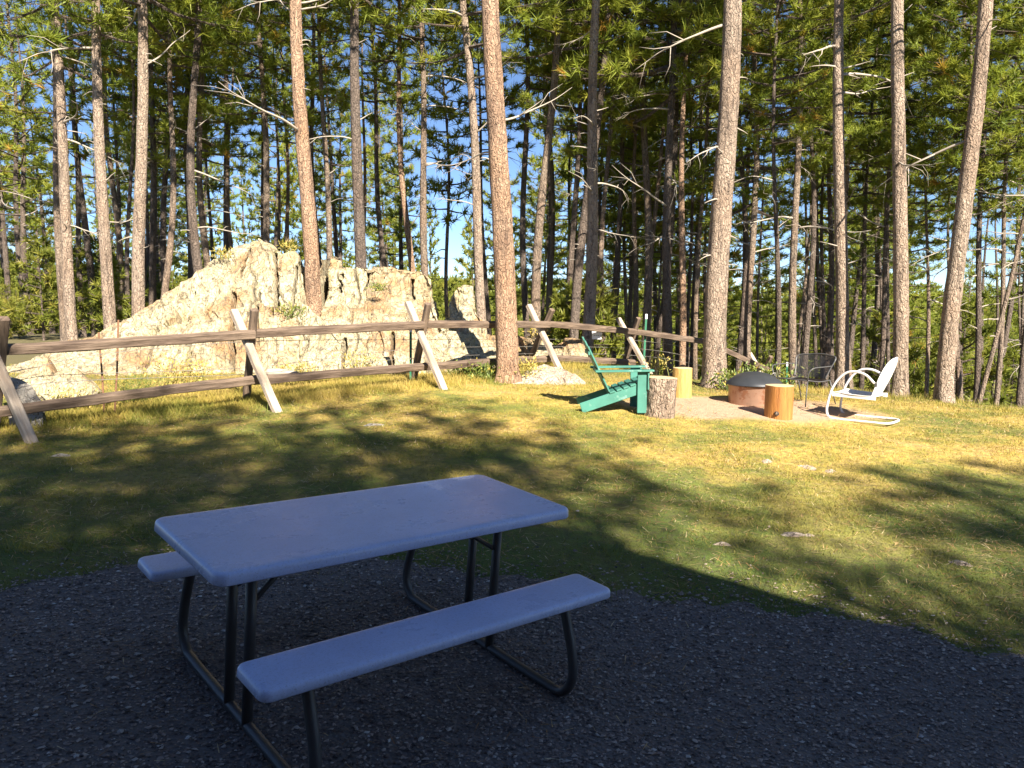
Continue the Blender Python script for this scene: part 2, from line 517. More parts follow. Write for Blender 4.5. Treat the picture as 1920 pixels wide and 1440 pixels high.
class MB:
    def __init__(s): s.v, s.f = [], []
    def tube(s, pts, r, seg=8, cap=True, squash=None):
        pts = np.array([tuple(p) for p in pts], float)
        n = len(pts)
        r = np.full(n, r) if np.isscalar(r) else np.asarray(r, float)
        b = len(s.v)
        tang = np.gradient(pts, axis=0)
        u, w = frame_of(tang[0])
        for i in range(n):
            d = tang[i] / (np.linalg.norm(tang[i]) + 1e-12)
            u = u - d * np.dot(u, d); u /= np.linalg.norm(u)
            w = np.cross(d, u)
            for k in range(seg):
                a = 2 * math.pi * k / seg
                s.v.append(tuple(pts[i] + r[i] * (math.cos(a) * u + math.sin(a) * w)))
        for i in range(n - 1):
            for k in range(seg):
                s.f.append((b + i * seg + k, b + i * seg + (k + 1) % seg, b + (i + 1) * seg + (k + 1) % seg, b + (i + 1) * seg + k))
        if cap:
            s.f.append(tuple(b + k for k in range(seg))[::-1])
            s.f.append(tuple(b + (n - 1) * seg + k for k in range(seg)))
        return s
    def loft(s, rings, closed=True, cap=True):
        b = len(s.v); k = len(rings[0])
        for rg in rings: s.v += [tuple(p) for p in rg]
        for i in range(len(rings) - 1):
            for j in range(k if closed else k - 1):
                j2 = (j + 1) % k
                s.f.append((b + i * k + j, b + i * k + j2, b + (i + 1) * k + j2, b + (i + 1) * k + j))
        if cap:
            s.f.append(tuple(b + j for j in range(k))[::-1])
            s.f.append(tuple(b + (len(rings) - 1) * k + j for j in range(k)))
        return s
    def box(s, c, size, mat=None):
        """box with small chamfer; c centre, size full extents, optional 3x3 rotation"""
        h = [x / 2 for x in size]
        ch = min(h) * .18
        rings = []
        def ring(x, e):
            a, b_ = h[1] - e, h[2] - e
            q = min(ch, a, b_)
            return [(x, -a + q, -b_), (x, a - q, -b_), (x, a, -b_ + q), (x, a, b_ - q), (x, a - q, b_), (x, -a + q, b_), (x, -a, b_ - q), (x, -a, -b_ + q)]
        for x, e in ((-h[0], ch), (-h[0] + ch, 0), (h[0] - ch, 0), (h[0], ch)):
            rr = [Vector(p) for p in ring(x, e)]
            if mat is not None: rr = [mat @ p for p in rr]
            rings.append([tuple(p + Vector(c)) for p in rr])
        return s.loft(rings)
    def beam(s, a, b, wd, ht, up=(0, 0, 1), jitter=0.0, n=2, rnd_=random):
        """board from a to b: width wd (horizontal), height ht"""
        a, b = Vector(a), Vector(b)
        x = (b - a).normalized()
        y = Vector(up).cross(x)
        if y.length < 1e-4: y = Vector((0, 1, 0))
        y.normalize()
        z = x.cross(y)
        rings = []
        ch = min(wd, ht) * .16
        L = (b - a).length
        ts = [0, .006 / max(L, .02)] + [i / n for i in range(1, n)] + [1 - .006 / max(L, .02), 1]
        for i, t_ in enumerate(ts):
            e = ch * .7 if i in (0, len(ts) - 1) else 0
            w, h = wd / 2 - e, ht / 2 - e
            c = a + (b - a) * t_
            if jitter and 1 < i < len(ts) - 2:
                c = c + z * rnd_.uniform(-jitter, jitter) + y * rnd_.uniform(-jitter, jitter)
            jj = lambda: (1 + rnd_.uniform(-1, 1) * (min(.25, jitter * 14) if jitter else 0))
            q = [(-w + ch, -h), (w - ch, -h), (w, -h + ch), (w, h - ch), (w - ch, h), (-w + ch, h), (-w, h - ch), (-w, -h + ch)]
            rings.append([tuple(c + y * p[0] * jj() + z * p[1] * jj()) for p in q])
        return s.loft(rings)
    def lathe(s, prof, seg=32, c=(0, 0, 0)):
        rings = []
        for r_, z in prof:
            rings.append([(c[0] + r_ * math.cos(2 * math.pi * k / seg), c[1] + r_ * math.sin(2 * math.pi * k / seg), c[2] + z) for k in range(seg)])
        return s.loft(rings, cap=False)
    def build(s, name, mat, parent=None, loc=None, smooth=False, rot=None):
        me = bpy.data.meshes.new(name)
        me.from_pydata([tuple(map(float, v)) for v in s.v], [], s.f)
        me.update()
        for m in (mat if isinstance(mat, (list, tuple)) else [mat]): me.materials.append(m)
        if smooth:
            me.polygons.foreach_set('use_smooth', np.full(len(me.polygons), True))
        o = bpy.data.objects.new(name, me)
        if loc is not None: o.location = loc
        if rot is not None: o.rotation_euler = rot
        return link(o, parent)

def tag(o, label=None, cat=None, group=None, kind=None):
    if label: o['label'] = label
    if cat: o['category'] = cat
    if group: o['group'] = group
    if kind: o['kind'] = kind
    return o

def empty(name, loc, rz=0.0, rot=None):
    o = bpy.data.objects.new(name, None)
    o.empty_display_size = .2
    o.location = loc
    o.rotation_euler = rot if rot else (0, 0, rz)
    COL.objects.link(o)
    return o

def curve_pts(ctrl, n=6):
    """Catmull-Rom through control points"""
    P = [np.array(c, float) for c in ctrl]
    P = [2 * P[0] - P[1]] + P + [2 * P[-1] - P[-2]]
    out = []
    for i in range(1, len(P) - 2):
        for k in range(n):
            t_ = k / n
            a, b, c, d = P[i - 1], P[i], P[i + 1], P[i + 2]
            out.append(.5 * ((2 * b) + (-a + c) * t_ + (2 * a - 5 * b + 4 * c - d) * t_ ** 2 + (-a + 3 * b - 3 * c + d) * t_ ** 3))
    out.append(P[-2])
    return out

# ------------------------------------------------------------------ ground sheet
def axis(lo_d, hi_d, step, lo, hi, grow=1.18):
    a = list(np.arange(lo_d, hi_d + 1e-6, step))
    s_ = step
    while a[-1] < hi:
        s_ *= grow
        a.append(a[-1] + s_)
    s_ = step
    while a[0] > lo:
        s_ *= grow
        a.insert(0, a[0] - s_)
    return np.array(a)
gx = axis(-9, 11, .12, -2500, 2500)
gy = axis(2, 18, .12, -300, 3000)
XX, YY = np.meshgrid(gx, gy)
ZZ = Gv(XX, YY)
xr, yr = XX.ravel(), YY.ravel()
nzd = vnoise(np.c_[xr * 2, yr * 2, xr * 0])
FIRE = (3.35, 11.0)
dd = np.hypot((xr - 3.3) / 1.9, (yr - 10.75) / 1.0) + .22 * nzd
dirt = 1 - sstep(.75, 1.08, dd)
patch = 1 - sstep(.6, 1.1, np.hypot((xr - .6) / 1.0, (yr - 13.4) / .8) + .3 * nzd)
dirt = np.maximum(dirt, patch * .4)
forest = np.maximum(sstep(12.5, 16, yr + .35 * np.abs(xr)), sstep(12, 17, np.hypot(xr, yr)))
nx_, ny_ = len(gx), len(gy)
idx = np.arange(nx_ * ny_).reshape(ny_, nx_)
F = np.c_[idx[:-1, :-1].ravel(), idx[:-1, 1:].ravel(), idx[1:, 1:].ravel(), idx[1:, :-1].ravel()]
me = np_mesh('ground', np.c_[xr, yr, ZZ], F, [M['lawn']], True, vattr={'dirt': dirt, 'forest': forest})
g = link(bpy.data.objects.new('ground', me))
tag(g, 'lawn of short dry and green grass running out to the trees', 'ground', kind='structure')

# ------------------------------------------------------------------ gravel patio
edge_px = [(-260, 1150), (0, 1104), (90, 1074), (250, 1046), (420, 1040), (700, 1044), (900, 1060), (1030, 1080), (1150, 1094), (1290, 1112), (1430, 1130), (1600, 1158), (1750, 1190), (1920, 1232), (2300, 1330)]
edge = [hit(*p_) for p_ in edge_px]
ex = np.array([p_.x for p_ in edge]); ey = np.array([p_.y for p_ in edge])
o_ = np.argsort(ex); ex, ey = ex[o_], ey[o_]
def patio_edge(x):
    x = np.asarray(x, float)
    return np.interp(x, ex, ey) + .10 * vnoise(np.c_[x * 2.3, x * 0, x * 0]) + .07 * vnoise(np.c_[x * 7, x * 0 + 5, x * 0]) + .03 * vnoise(np.c_[x * 21, x * 0 + 9, x * 0])
px_ = np.arange(-7, 7.01, .08)
rows = np.linspace(0, 1, 60)
pe = patio_edge(px_)
PX, T_ = np.meshgrid(px_, rows)
PY = -1.4 + (pe[None, :] + 1.4) * T_
PZ = Gv(PX, PY) + .012 - .016 * (T_.ravel() > .985)
idx = np.arange(PX.size).reshape(PX.shape)
F = np.c_[idx[:-1, :-1].ravel(), idx[:-1, 1:].ravel(), idx[1:, 1:].ravel(), idx[1:, :-1].ravel()]
me = np_mesh('gravel_patio', np.c_[PX.ravel(), PY.ravel(), PZ], F, [M['gravel']], True)
tag(link(bpy.data.objects.new('gravel_patio', me)), 'patio of grey crushed gravel under the picnic table', 'gravel', kind='structure')

# loose stones: one mass
def stones(n, xlo, xhi, ylo, yhi, smin, smax, seed, keep):
    r_ = np.random.default_rng(seed)
    x = r_.uniform(xlo, xhi, n); y = r_.uniform(ylo, yhi, n)
    k = keep(x, y, r_)
    x, y = x[k], y[k]
    n = len(x)
    s_ = smin + (smax - smin) * r_.random(n) ** 3
    base = np.array([(1, 0, 0), (-1, 0, 0), (0, 1, 0), (0, -1, 0), (0, 0, 1), (0, 0, -1)], float)
    V = base[None] * r_.uniform(.55, 1.15, (n, 6, 1)) + r_.normal(0, .18, (n, 6, 3))
    V[:, :, 2] *= .6
    a = r_.uniform(0, 6.28, n)
    ca, sa = np.cos(a)[:, None], np.sin(a)[:, None]
    vx, vy = V[:, :, 0] * ca - V[:, :, 1] * sa, V[:, :, 0] * sa + V[:, :, 1] * ca
    V[:, :, 0], V[:, :, 1] = vx * r_.uniform(.8, 1.5, (n, 1)), vy
    V *= s_[:, None, None]
    z = Gv(x, y) + .014
    V += np.stack([x, y, z + s_ * .2], 1)[:, None, :]
    f = np.array([(0, 2, 4), (2, 1, 4), (1, 3, 4), (3, 0, 4), (2, 0, 5), (1, 2, 5), (3, 1, 5), (0, 3, 5)])
    F = (f[None] + (np.arange(n) * 6)[:, None, None]).reshape(-1, 3)
    return V.reshape(-1, 3), F
def keep_patio(x, y, r_):
    inview = np.abs(x) < .72 * y + .5
    d = patio_edge(x) - y
    return inview & ((d > .05) | (r_.random(len(x)) < np.exp(np.minimum(d, .0) * 5) * .5))
V, F = stones(120000, -4.6, 4.6, 2.2, 6.2, .0045, .0145, 3, keep_patio)
me = np_mesh('gravel_stones', V, F, [M['stone']])
tag(link(bpy.data.objects.new('gravel_stones', me)), 'loose crushed stones covering the patio', 'gravel', kind='stuff')

# ------------------------------------------------------------------ rock outcrops
def rock_loft(name, cols, nx, ns, seed, label, bulge=1.0, slab=.33, disp=1.0, back=1.3, ledge=None, mat='rock', shear=.25, parent=None, cat='rock', wob=1.0, cracks=()):
    """cols: (px, py_top, Y_top, py_base, Y_base) from left to right; a closed ridge lofted through them"""
    C = []
    for (px, pt, yt, pb, yb) in cols:
        a, b = at(px, pb, yb), at(px, pt, yt)
        C.append((b.x, a.x, yb, a.z, yt, b.z))
    C = np.array(C)
    q = np.linspace(0, len(C) - 1, nx)
    # column interpolation, linear keeps the notches crisp
    CI = np.array([np.interp(q, np.arange(len(C)), C[:, j]) for j in range(6)]).T
    s_ = np.linspace(0, 1, ns)
    P = np.zeros((ns, nx, 3))
    zb = np.minimum(CI[:, 3], Gv(CI[:, 1], CI[:, 2]) - .15)
    for i, t_ in enumerate(s_):
        if t_ < .72:
            u = t_ / .72
            h = u
            dpt = u ** bulge
            if ledge:
                # steep upper wall above a sloping apron
                lu, lh = ledge
                dpt = np.interp(u, [0, lu, lu + .12, 1], [0, .62, .9, 1])
                h = np.interp(u, [0, lu, lu + .06, 1], [0, lh, lh + .06, 1])
            P[i, :, 0] = CI[:, 1] + (CI[:, 0] - CI[:, 1]) * dpt
            P[i, :, 1] = CI[:, 2] + (CI[:, 4] - CI[:, 2]) * dpt
            P[i, :, 2] = zb + (CI[:, 5] - zb) * h
        else:
            u = (t_ - .72) / .28
            P[i, :, 0] = CI[:, 0]
            P[i, :, 1] = CI[:, 4] + back * (u * .9 + .3 * u * u)
            P[i, :, 2] = CI[:, 5] - (CI[:, 5] - zb + .3) * u ** 1.8
    du = np.gradient(P, axis=1); dv = np.gradient(P, axis=0)
    N = np.cross(du, dv)
    N /= np.linalg.norm(N, axis=2, keepdims=True) + 1e-9
    Q = P.reshape(-1, 3); N = N.reshape(-1, 3)
    so = seed * 13.7
    hh = (Q[:, 2] - np.repeat(zb[None], ns, 0).ravel())
    w1 = fbm(Q * .9 + so, 4)
    # foliation: near-vertical slabs of uneven width, each set forward or back
    uu = (Q[:, 0] + shear * Q[:, 2] + .18 * fbm(Q * 1.1 + so + 5, 3)) / slab
    iu = np.floor(uu); fu = uu - iu
    off = hsh(iu + seed * 7, np.floor((Q[:, 2] + .5 * hsh(iu, iu, iu) + .1 * w1) / (.75)) , np.floor(Q[:, 1] / 2.0)) - .5
    joint = np.exp(-((np.minimum(fu, 1 - fu)) / .06) ** 2)
    jsel = (hsh(iu + (fu > .5), iu * 0, iu * 0 + seed) > .45)
    jcut = joint * jsel * np.clip(vnoise(Q * 1.2 + so + 40) + .55, 0, 1)
    rid = 1 - np.abs(vnoise(Q * np.array([2.2, 2.2, 1.1]) + so + 9))
    wq = Q + .10 * np.stack([vnoise(Q * 2 + so), vnoise(Q * 2 + so + 31), vnoise(Q * 2 + so + 77)], 1)
    rot = np.stack([wq[:, 0] + shear * wq[:, 2], wq[:, 1], wq[:, 2] - .12 * wq[:, 0]], 1)
    tq = np.repeat(s_, nx)
    topk = 1 - .65 * np.exp(-((tq - .74) / .07) ** 2)
    f1, t1 = facets(rot * np.array([1.7, 1.0, .95]), seed)
    f2, t2 = facets(rot * np.array([4.6, 2.5, 2.4]), seed + 5)
    d = disp * (.08 * w1 * wob + .05 * off * np.clip(hh * 2, 0, 1) + (.11 * f1 + .18 * t1 + .045 * f2 + .10 * t2) * topk + .02 * (rid - .6) + .012 * fbm(Q * 9 + so, 3)) - .06 * disp * jcut
    Q = Q + N * d[:, None] * np.clip(.25 + hh, .3, 1)[:, None]
    crack = np.clip(jcut * 1.1 - .25, 0, 1) * .85
    for (p0, p1, Yc, wc_, dc_) in cracks:
        a_, b_ = at(*p0, Yc), at(*p1, Yc)
        tt = np.clip((Q[:, 2] - b_.z) / (a_.z - b_.z), -.2, 1.2)
        xl = b_.x + (a_.x - b_.x) * tt + .03 * vnoise(np.c_[tt * 5, tt * 0 + Yc, tt * 0 + p0[0]])
        gq = np.exp(-((Q[:, 0] - xl) / wc_) ** 4) * sstep(-.12, .02, tt) * sstep(1.12, .98, tt) * (np.repeat(s_, nx) < .8)
        Q[:, 1] += dc_ * gq
        crack = np.maximum(crack, gq * .5)
    Q0 = np.array([np.mean(C[:, 1]), np.mean(C[:, 2]), 0]); Q0[2] = G(Q0[0], Q0[1])
    idx = np.arange(ns * nx).reshape(ns, nx)
    F = np.c_[idx[:-1, :-1].ravel(), idx[:-1, 1:].ravel(), idx[1:, 1:].ravel(), idx[1:, :-1].ravel()]
    me = np_mesh(name, Q - Q0, F, [M[mat]], False, vattr={'crack': crack})
    # close the two ends
    import bmesh
    bm = bmesh.new(); bm.from_mesh(me)
    be = [e for e in bm.edges if e.is_boundary]
    try: bmesh.ops.holes_fill(bm, edges=be, sides=0)
    except Exception: pass
    bmesh.ops.triangulate(bm, faces=[f_ for f_ in bm.faces if len(f_.verts) > 4])
    bm.to_mesh(me); bm.free()
    o = bpy.data.objects.new(name, me)
    o.location = Q0
    link(o, parent)
    if parent is None: tag(o, label, cat)
    return o

rock_loft('rock_outcrop', [(-90, 705, 12.8, 748, 12.0), (15, 688, 13.2, 742, 12.0), (100, 655, 13.5, 740, 12.0), (170, 632, 13.8, 738, 12.1), (235, 600, 14.0, 738, 12.2), (300, 560, 14.2, 737, 12.3),
    (350, 525, 14.4, 736, 12.4), (400, 492, 14.5, 735, 12.5), (430, 466, 14.6, 735, 12.5), (455, 452, 14.6, 735, 12.5), (485, 449, 14.6, 734, 12.5), (508, 462, 14.6, 733, 12.5), (517, 476, 14.5, 732, 12.6),
    (521, 560, 14.2, 732, 12.7), (526, 480, 14.4, 731, 12.6), (550, 477, 14.5, 730, 12.6), (560, 486, 14.4, 730, 12.6), (566, 540, 14.2, 729, 12.7), (574, 575, 14.0, 728, 12.7), (600, 600, 13.8, 726, 12.7), (640, 640, 13.4, 724, 12.7)],
    420, 130, 1, 'tall domed outcrop of pale lichen-covered rock behind the rail fence', bulge=.8, slab=.42, cat='rock outcrop', wob=.7,
    cracks=[((508, 480), (530, 585), 14.2, .028, .32), ((405, 560), (446, 690), 13.2, .045, .35), ((478, 555), (497, 640), 13.6, .02, .2), ((552, 505), (562, 590), 14.2, .022, .22), ((460, 470), (452, 520), 14.3, .02, .15), ((330, 640), (345, 720), 12.8, .03, .25), ((243, 650), (262, 725), 12.6, .03, .2)])
rock_loft('rock_outcrop', [(592, 560, 14.9, 690, 13.0), (598, 482, 15.0, 715, 12.9), (617, 478, 15.0, 722, 12.8), (622, 486, 14.9, 722, 12.8), (636, 484, 15.0, 721, 12.8), (641, 499, 14.9, 720, 12.8), (665, 499, 15.0, 719, 12.9), (690, 501, 15.0, 718, 12.9),
    (694, 509, 14.9, 717, 12.9), (700, 497, 15.0, 716, 12.9), (722, 498, 15.0, 715, 12.9), (745, 505, 15.1, 714, 12.9), (795, 511, 15.2, 712, 13.0), (806, 520, 15.1, 710, 13.0), (813, 575, 14.9, 708, 13.0), (822, 605, 14.7, 706, 13.1), (850, 640, 14.2, 700, 13.3)],
    340, 130, 2, 'flat-topped pale rock wall standing right of the pine on the outcrop', slab=.3, ledge=(.62, .58), shear=.1, cat='rock outcrop', wob=.5,
    cracks=[((607, 470), (606, 575), 14.8, .075, .9), ((641, 515), (640, 548), 14.8, .025, .12), ((692, 512), (682, 545), 14.8, .02, .12), ((768, 525), (772, 560), 14.8, .025, .25), ((640, 640), (650, 690), 13.3, .03, .3), ((730, 630), (736, 690), 13.3, .03, .25)])
rock_loft('rock_pinnacle', [(824, 640, 15.0, 690, 14.2), (832, 596, 15.2, 690, 14.2), (840, 563, 15.3, 690, 14.2), (856, 546, 15.4, 690, 14.2), (870, 538, 15.4, 690, 14.2), (882, 541, 15.4, 690, 14.2), (890, 562, 15.3, 690, 14.2), (903, 590, 15.2, 690, 14.2), (914, 612, 15.0, 690, 14.2), (925, 650, 14.8, 690, 14.2)],
    120, 90, 3, 'small pointed pale rock between the flat-topped rock wall and the big pine', slab=.3, back=.6, cat='rock')
rock_loft('low_rock', [(800, 640, 14.0, 700, 13.2), (830, 612, 14.4, 700, 13.3), (880, 615, 14.6, 698, 13.4), (920, 622, 14.8, 696, 13.6), (960, 628, 15.2, 692, 14.2), (1000, 634, 15.4, 688, 14.8), (1035, 640, 15.6, 686, 15.0), (1050, 660, 15.4, 686, 15.0)],
    150, 60, 4, 'long low pale rock slope seen through the fence behind the big pine', slab=.5, back=1.0, cat='rock')
rock_loft('low_rock', [(1030, 672, 15.3, 690, 14.9), (1040, 646, 15.6, 690, 14.9), (1060, 636, 15.7, 690, 14.9), (1085, 638, 15.7, 690, 14.9), (1096, 655, 15.6, 690, 14.9), (1106, 685, 15.3, 694, 14.9)],
    80, 50, 5, 'pale boulder behind the fence above the green chair back', slab=.4, back=.6, cat='rock')
rock_loft('flat_rock', [(962, 716, 12.7, 722, 12.3), (985, 695, 13.2, 723, 12.2), (1020, 684, 13.5, 724, 12.1), (1050, 688, 13.4, 723, 12.1), (1078, 702, 13.0, 722, 12.1), (1098, 717, 12.7, 720, 12.2)],
    100, 50, 6, 'pinkish white rock lying in the grass between big pine and green chair', slab=.5, back=.7, disp=.6, cat='rock', mat='rockpale')
rock_loft('boulder', [(30, 705, 10.6, 735, 10.2), (50, 690, 10.9, 735, 10.2), (68, 668, 11.0, 736, 10.2), (88, 672, 11.0, 736, 10.2), (97, 700, 10.8, 736, 10.2), (108, 725, 10.5, 736, 10.2)],
    80, 50, 8, 'pale upright boulder with a shaded face behind the fence near its left end', slab=.3, back=.5, disp=.6, cat='rock')
rock_loft('boulder', [(90, 730, 10.5, 745, 10.2), (105, 705, 10.8, 746, 10.2), (125, 692, 10.9, 747, 10.2), (145, 696, 10.9, 747, 10.2), (165, 715, 10.8, 747, 10.2), (185, 735, 10.5, 747, 10.2)],
    80, 50, 9, 'low pale boulder behind the fence, right of the upright boulder', slab=.35, back=.5, disp=.6, cat='rock')
rock_loft('rock_slab', [(14, 748, 8.75, 765, 8.6), (18, 706, 8.9, 766, 8.6), (40, 712, 8.9, 768, 8.6), (58, 722, 8.9, 764, 8.6), (70, 742, 8.85, 760, 8.6), (78, 752, 8.8, 757, 8.6)],
    70, 40, 10, 'dark grey slab of rock leaning on the lower fence rail', slab=.5, back=.12, disp=.25, cat='rock', mat='rockgrey')

# pale stones showing through the lawn
def lawn_stone(px, py, w, h, seed, label, mat='rockpale'):
    c = hit(px, py)
    w = w * c.y / FPX; dpt = h * c.y / FPX * c.y / 1.6 * .55
    n, m_ = 28, 10
    r_ = np.random.default_rng(seed)
    V, F = [], []
    for i in range(m_):
        u = i / (m_ - 1)
        for k in range(n):
            a = 2 * math.pi * k / n
            rr = (1 - u) * (1 + .28 * math.sin(2 * a + seed) + .16 * math.sin(5 * a + seed * 2))
            V.append((c.x + rr * w / 2 * math.cos(a), c.y + rr * dpt / 2 * math.sin(a), 0))
    V = np.array(V)
    u = np.repeat(np.arange(m_) / (m_ - 1), n)
    V[:, 2] = Gv(V[:, 0], V[:, 1]) - .02 + .045 * np.sqrt(u) + .009 * fbm(V * 14 + seed, 3)
    idx = np.arange(n * m_).reshape(m_, n)
    F = np.c_[idx[:-1].ravel(), np.roll(idx, -1, 1)[:-1].ravel(), np.roll(idx, -1, 1)[1:].ravel(), idx[1:].ravel()]
    b0 = np.array([c.x, c.y, c.z])
    me = np_mesh('lawn_stone', V - b0, F, [M[mat]], False, vattr={'crack': np.zeros(len(V))})
    o = bpy.data.objects.new('lawn_stone', me); o.location = b0
    tag(link(o), label, 'stone', 'pale stones set flush in the lawn')
lawn_stone(1490, 1003, 64, 17, 1, 'bright white flat stone in the sunlit lawn right of the table')
lawn_stone(1352, 1021, 34, 9, 2, 'small pale stone in the lawn just left of the bright white stone')
lawn_stone(1800, 1057, 50, 17, 3, 'pale stone in the half-shaded grass nearest the photo right edge')
lawn_stone(1515, 877, 36, 14, 4, 'pale stone in the lawn below the orange stump and white chair')
lawn_stone(1556, 884, 40, 9, 5, 'thin flat stone just right of the stone below the orange stump')
lawn_stone(1438, 866, 26, 8, 6, 'small flat stone in sunlit lawn below the fire pit')
lawn_stone(700, 797, 36, 7, 7, 'small pale stone in a sun patch below the fence', 'rockgrey')
lawn_stone(115, 855, 36, 9, 8, 'small pale stone in the shaded lawn near the left fence post', 'rockgrey')

# ------------------------------------------------------------------ grass blades: one mass
def blades(n, seed, xlo, xhi, ylo, yhi, hmin, hmax, wd, keep):
    r_ = np.random.default_rng(seed)
    x = r_.uniform(xlo, xhi, n); y = ylo + (yhi - ylo) * r_.random(n) ** 1.35
    k = (np.abs(x) < .70 * y + .6) & keep(x, y, r_)
    x, y = x[k], y[k]; n = len(x)
    cl = .5 + .5 * vnoise(np.c_[x * 3, y * 3, x * 0])
    h = (hmin + (hmax - hmin) * r_.random(n) ** 2.2) * (.45 + 1.0 * cl ** 1.5)
    z = Gv(x, y) - .004
    a = r_.uniform(0, 6.28, n)
    w = wd * r_.uniform(.6, 1.3, n) * (.6 + y / 12)
    ln = h * r_.uniform(.3, 1.3, n); la = r_.uniform(0, 6.28, n)
    B = np.stack([x, y, z], 1)
    W = np.stack([np.cos(a) * w, np.sin(a) * w, w * 0], 1)
    T = B + np.stack([np.cos(la) * ln, np.sin(la) * ln, h], 1)
    V = np.stack([B - W, B + W, T], 1).reshape(-1, 3)
    return V, np.arange(n * 3).reshape(-1, 3)
def keep_lawn(x, y, r_):
    d = y - patio_edge(x)
    ok = (d > 0) | (r_.random(len(x)) < np.exp(np.minimum(d, 0) * 5) * .55)
    dd_ = np.hypot((x - 3.3) / 1.9, (y - 10.75) / 1.0)
    ok &= (dd_ > .98) | (r_.random(len(x)) < .05)
    thin = .5 + .5 * fbm(np.c_[x * 1.1, y * 1.1, x * 0 + 3], 3)
    return ok & (r_.random(len(x)) < .25 + 1.0 * thin)
V, F = blades(560000, 11, -9, 10.5, 3.4, 14.5, .016, .058, .0032, keep_lawn)
me = np_mesh('lawn_grass', V, F, [M['blade']])
tag(link(bpy.data.objects.new('lawn_grass', me)), 'short green and straw coloured blades of the lawn', 'grass', kind='stuff')

# fallen needles and straw lying on the lawn and gravel: one mass
def litter(n, seed):
    r_ = np.random.default_rng(seed)
    x = r_.uniform(-8, 10, n); y = 2.6 + 10.5 * r_.random(n) ** 1.2
    dens = .5 + .5 * fbm(np.c_[x * .9, y * .9, x * 0 + 8], 3)
    k = (np.abs(x) < .70 * y + .4) & (r_.random(n) < np.clip(dens * 1.3 - .15, .06, 1)) & ((y > patio_edge(x)) | (r_.random(n) < .10))
    x, y = x[k], y[k]; n = len(x)
    a = r_.uniform(0, 6.28, n); L = r_.uniform(.04, .12, n)
    z = Gv(x, y) + r_.uniform(.012, .035, n)
    d = np.stack([np.cos(a) * L, np.sin(a) * L, r_.normal(0, .012, n)], 1)
    w = np.stack([-np.sin(a), np.cos(a), a * 0], 1) * (.0016 + .00022 * y)[:, None]
    B = np.stack([x, y, z], 1)
    return np.stack([B - w, B + w, B + d], 1).reshape(-1, 3), np.arange(n * 3).reshape(-1, 3)
t = NT('needle_litter')
c = t.ramp(t.rnd(), [(0, (.20, .09, .04)), (.4, (.36, .20, .08)), (.8, (.50, .34, .16)), (1, (.62, .50, .30))])
t.set(Base_Color=c, Roughness=.8)
M['litter'] = t.m
V, F = litter(90000, 41)
me = np_mesh('needle_litter', V, F, [M['litter']])
tag(link(bpy.data.objects.new('needle_litter', me)), 'fallen pine needles and straw strewn over lawn and gravel', 'litter', kind='stuff')

# ------------------------------------------------------------------ picnic table
TX, TY, TZ, TYAW, TA, TB = -.682, 3.654, -.132, .7108, -.0379, .0717
u_ = Vector((1, 0, TA)).normalized()
v_ = Vector((0, 1, TB)); v_ = (v_ - u_ * v_.dot(u_)).normalized()
Mx = Matrix((u_, v_, u_.cross(v_))).transposed()
Mx = Matrix.Rotation(TYAW, 3, 'Z') @ Mx
tbl = empty('picnic_table', (TX, TY, TZ), rot=Mx.to_euler())
tag(tbl, 'folding picnic table with grey plastic top and two attached benches on the gravel', 'picnic table')
def slab_mesh(name, L, W, z1, th, rc, c, parent, mat):
    """rounded plastic slab with a soft top edge and a skirt"""
    mb = MB()
    def outline(e):
        pts = []
        rr = max(rc - e, .004)
        for (sx, sy, a0) in ((1, 1, 0), (-1, 1, 90), (-1, -1, 180), (1, -1, 270)):
            for k in range(7):
                a = R(a0 + 15 * k)
                pts.append((c[0] + sx * (L / 2 - e - rr) + rr * math.cos(a), c[1] + sy * (W / 2 - e - rr) + rr * math.sin(a)))
        return pts
    rings = []
    for e, z in ((.018, z1 - th), (.006, z1 - th), (0, z1 - th + .006), (.002, z1 - .014), (.006, z1 - .006), (.013, z1 - .0015), (.022, z1), (.05, z1 - .0006)):
        rings.append([(x, y, z) for x, y in outline(e)])
    mb.loft(rings)
    return mb.build(name, mat, parent, smooth=False)
top = slab_mesh('table_top', 1.83, .768, .74, .052, .055, (0, 0), tbl, M['plastic'])
for s_ in (-1, 1):
    slab_mesh('seat', 1.76, .255, .44, .045, .04, (0, s_ * .607), tbl, M['plastic'])
for o in tbl.children:
    for p_ in o.data.polygons: p_.use_smooth = len(p_.vertices) == 4
for sx in (-1, 1):
    X = sx * .66
    mb = MB()
    path = curve_pts([(X, -.60, .395), (X, -.64, .31), (X, -.70, .15), (X, -.715, .03), (X, -.66, -.055), (X, -.55, -.07), (X, -.2, -.07), (X, .2, -.07), (X, .55, -.07), (X, .66, -.055), (X, .715, .03), (X, .70, .15), (X, .64, .31), (X, .60, .395)], 6)
    mb.tube(path, .0235, 12)
    mb.build('leg_frame', M['steel'], tbl, smooth=True)
    for v in (-.10, .10):
        mb = MB().tube([(X, v, -.07), (X, v, .3), (X, v, .69)], .0235, 12)
        mb.build('post', M['steel'], tbl, smooth=True)
        mb = MB().tube([(X, v, .47), (X - sx * .16, v * .45, .575), (X - sx * .20, v * .3, .60)], .0125, 8)
        mb.build('brace', M['steel'], tbl, smooth=True)
    mb = MB().tube([(X - sx * .19, 0, .595), (X - sx * .30, 0, .665), (X - sx * .36, 0, .695)], .02, 10)
    mb.build('brace', M['steel'], tbl, smooth=True)
    for v in (-.607, .607):
        mb = MB().box((X, v, .393), (.06, .2, .012))
        mb.build('seat_bracket', M['steel'], tbl)
    mb = MB().box((X, 0, .686), (.06, .6, .012))
    mb.build('top_bracket', M['steel'], tbl)

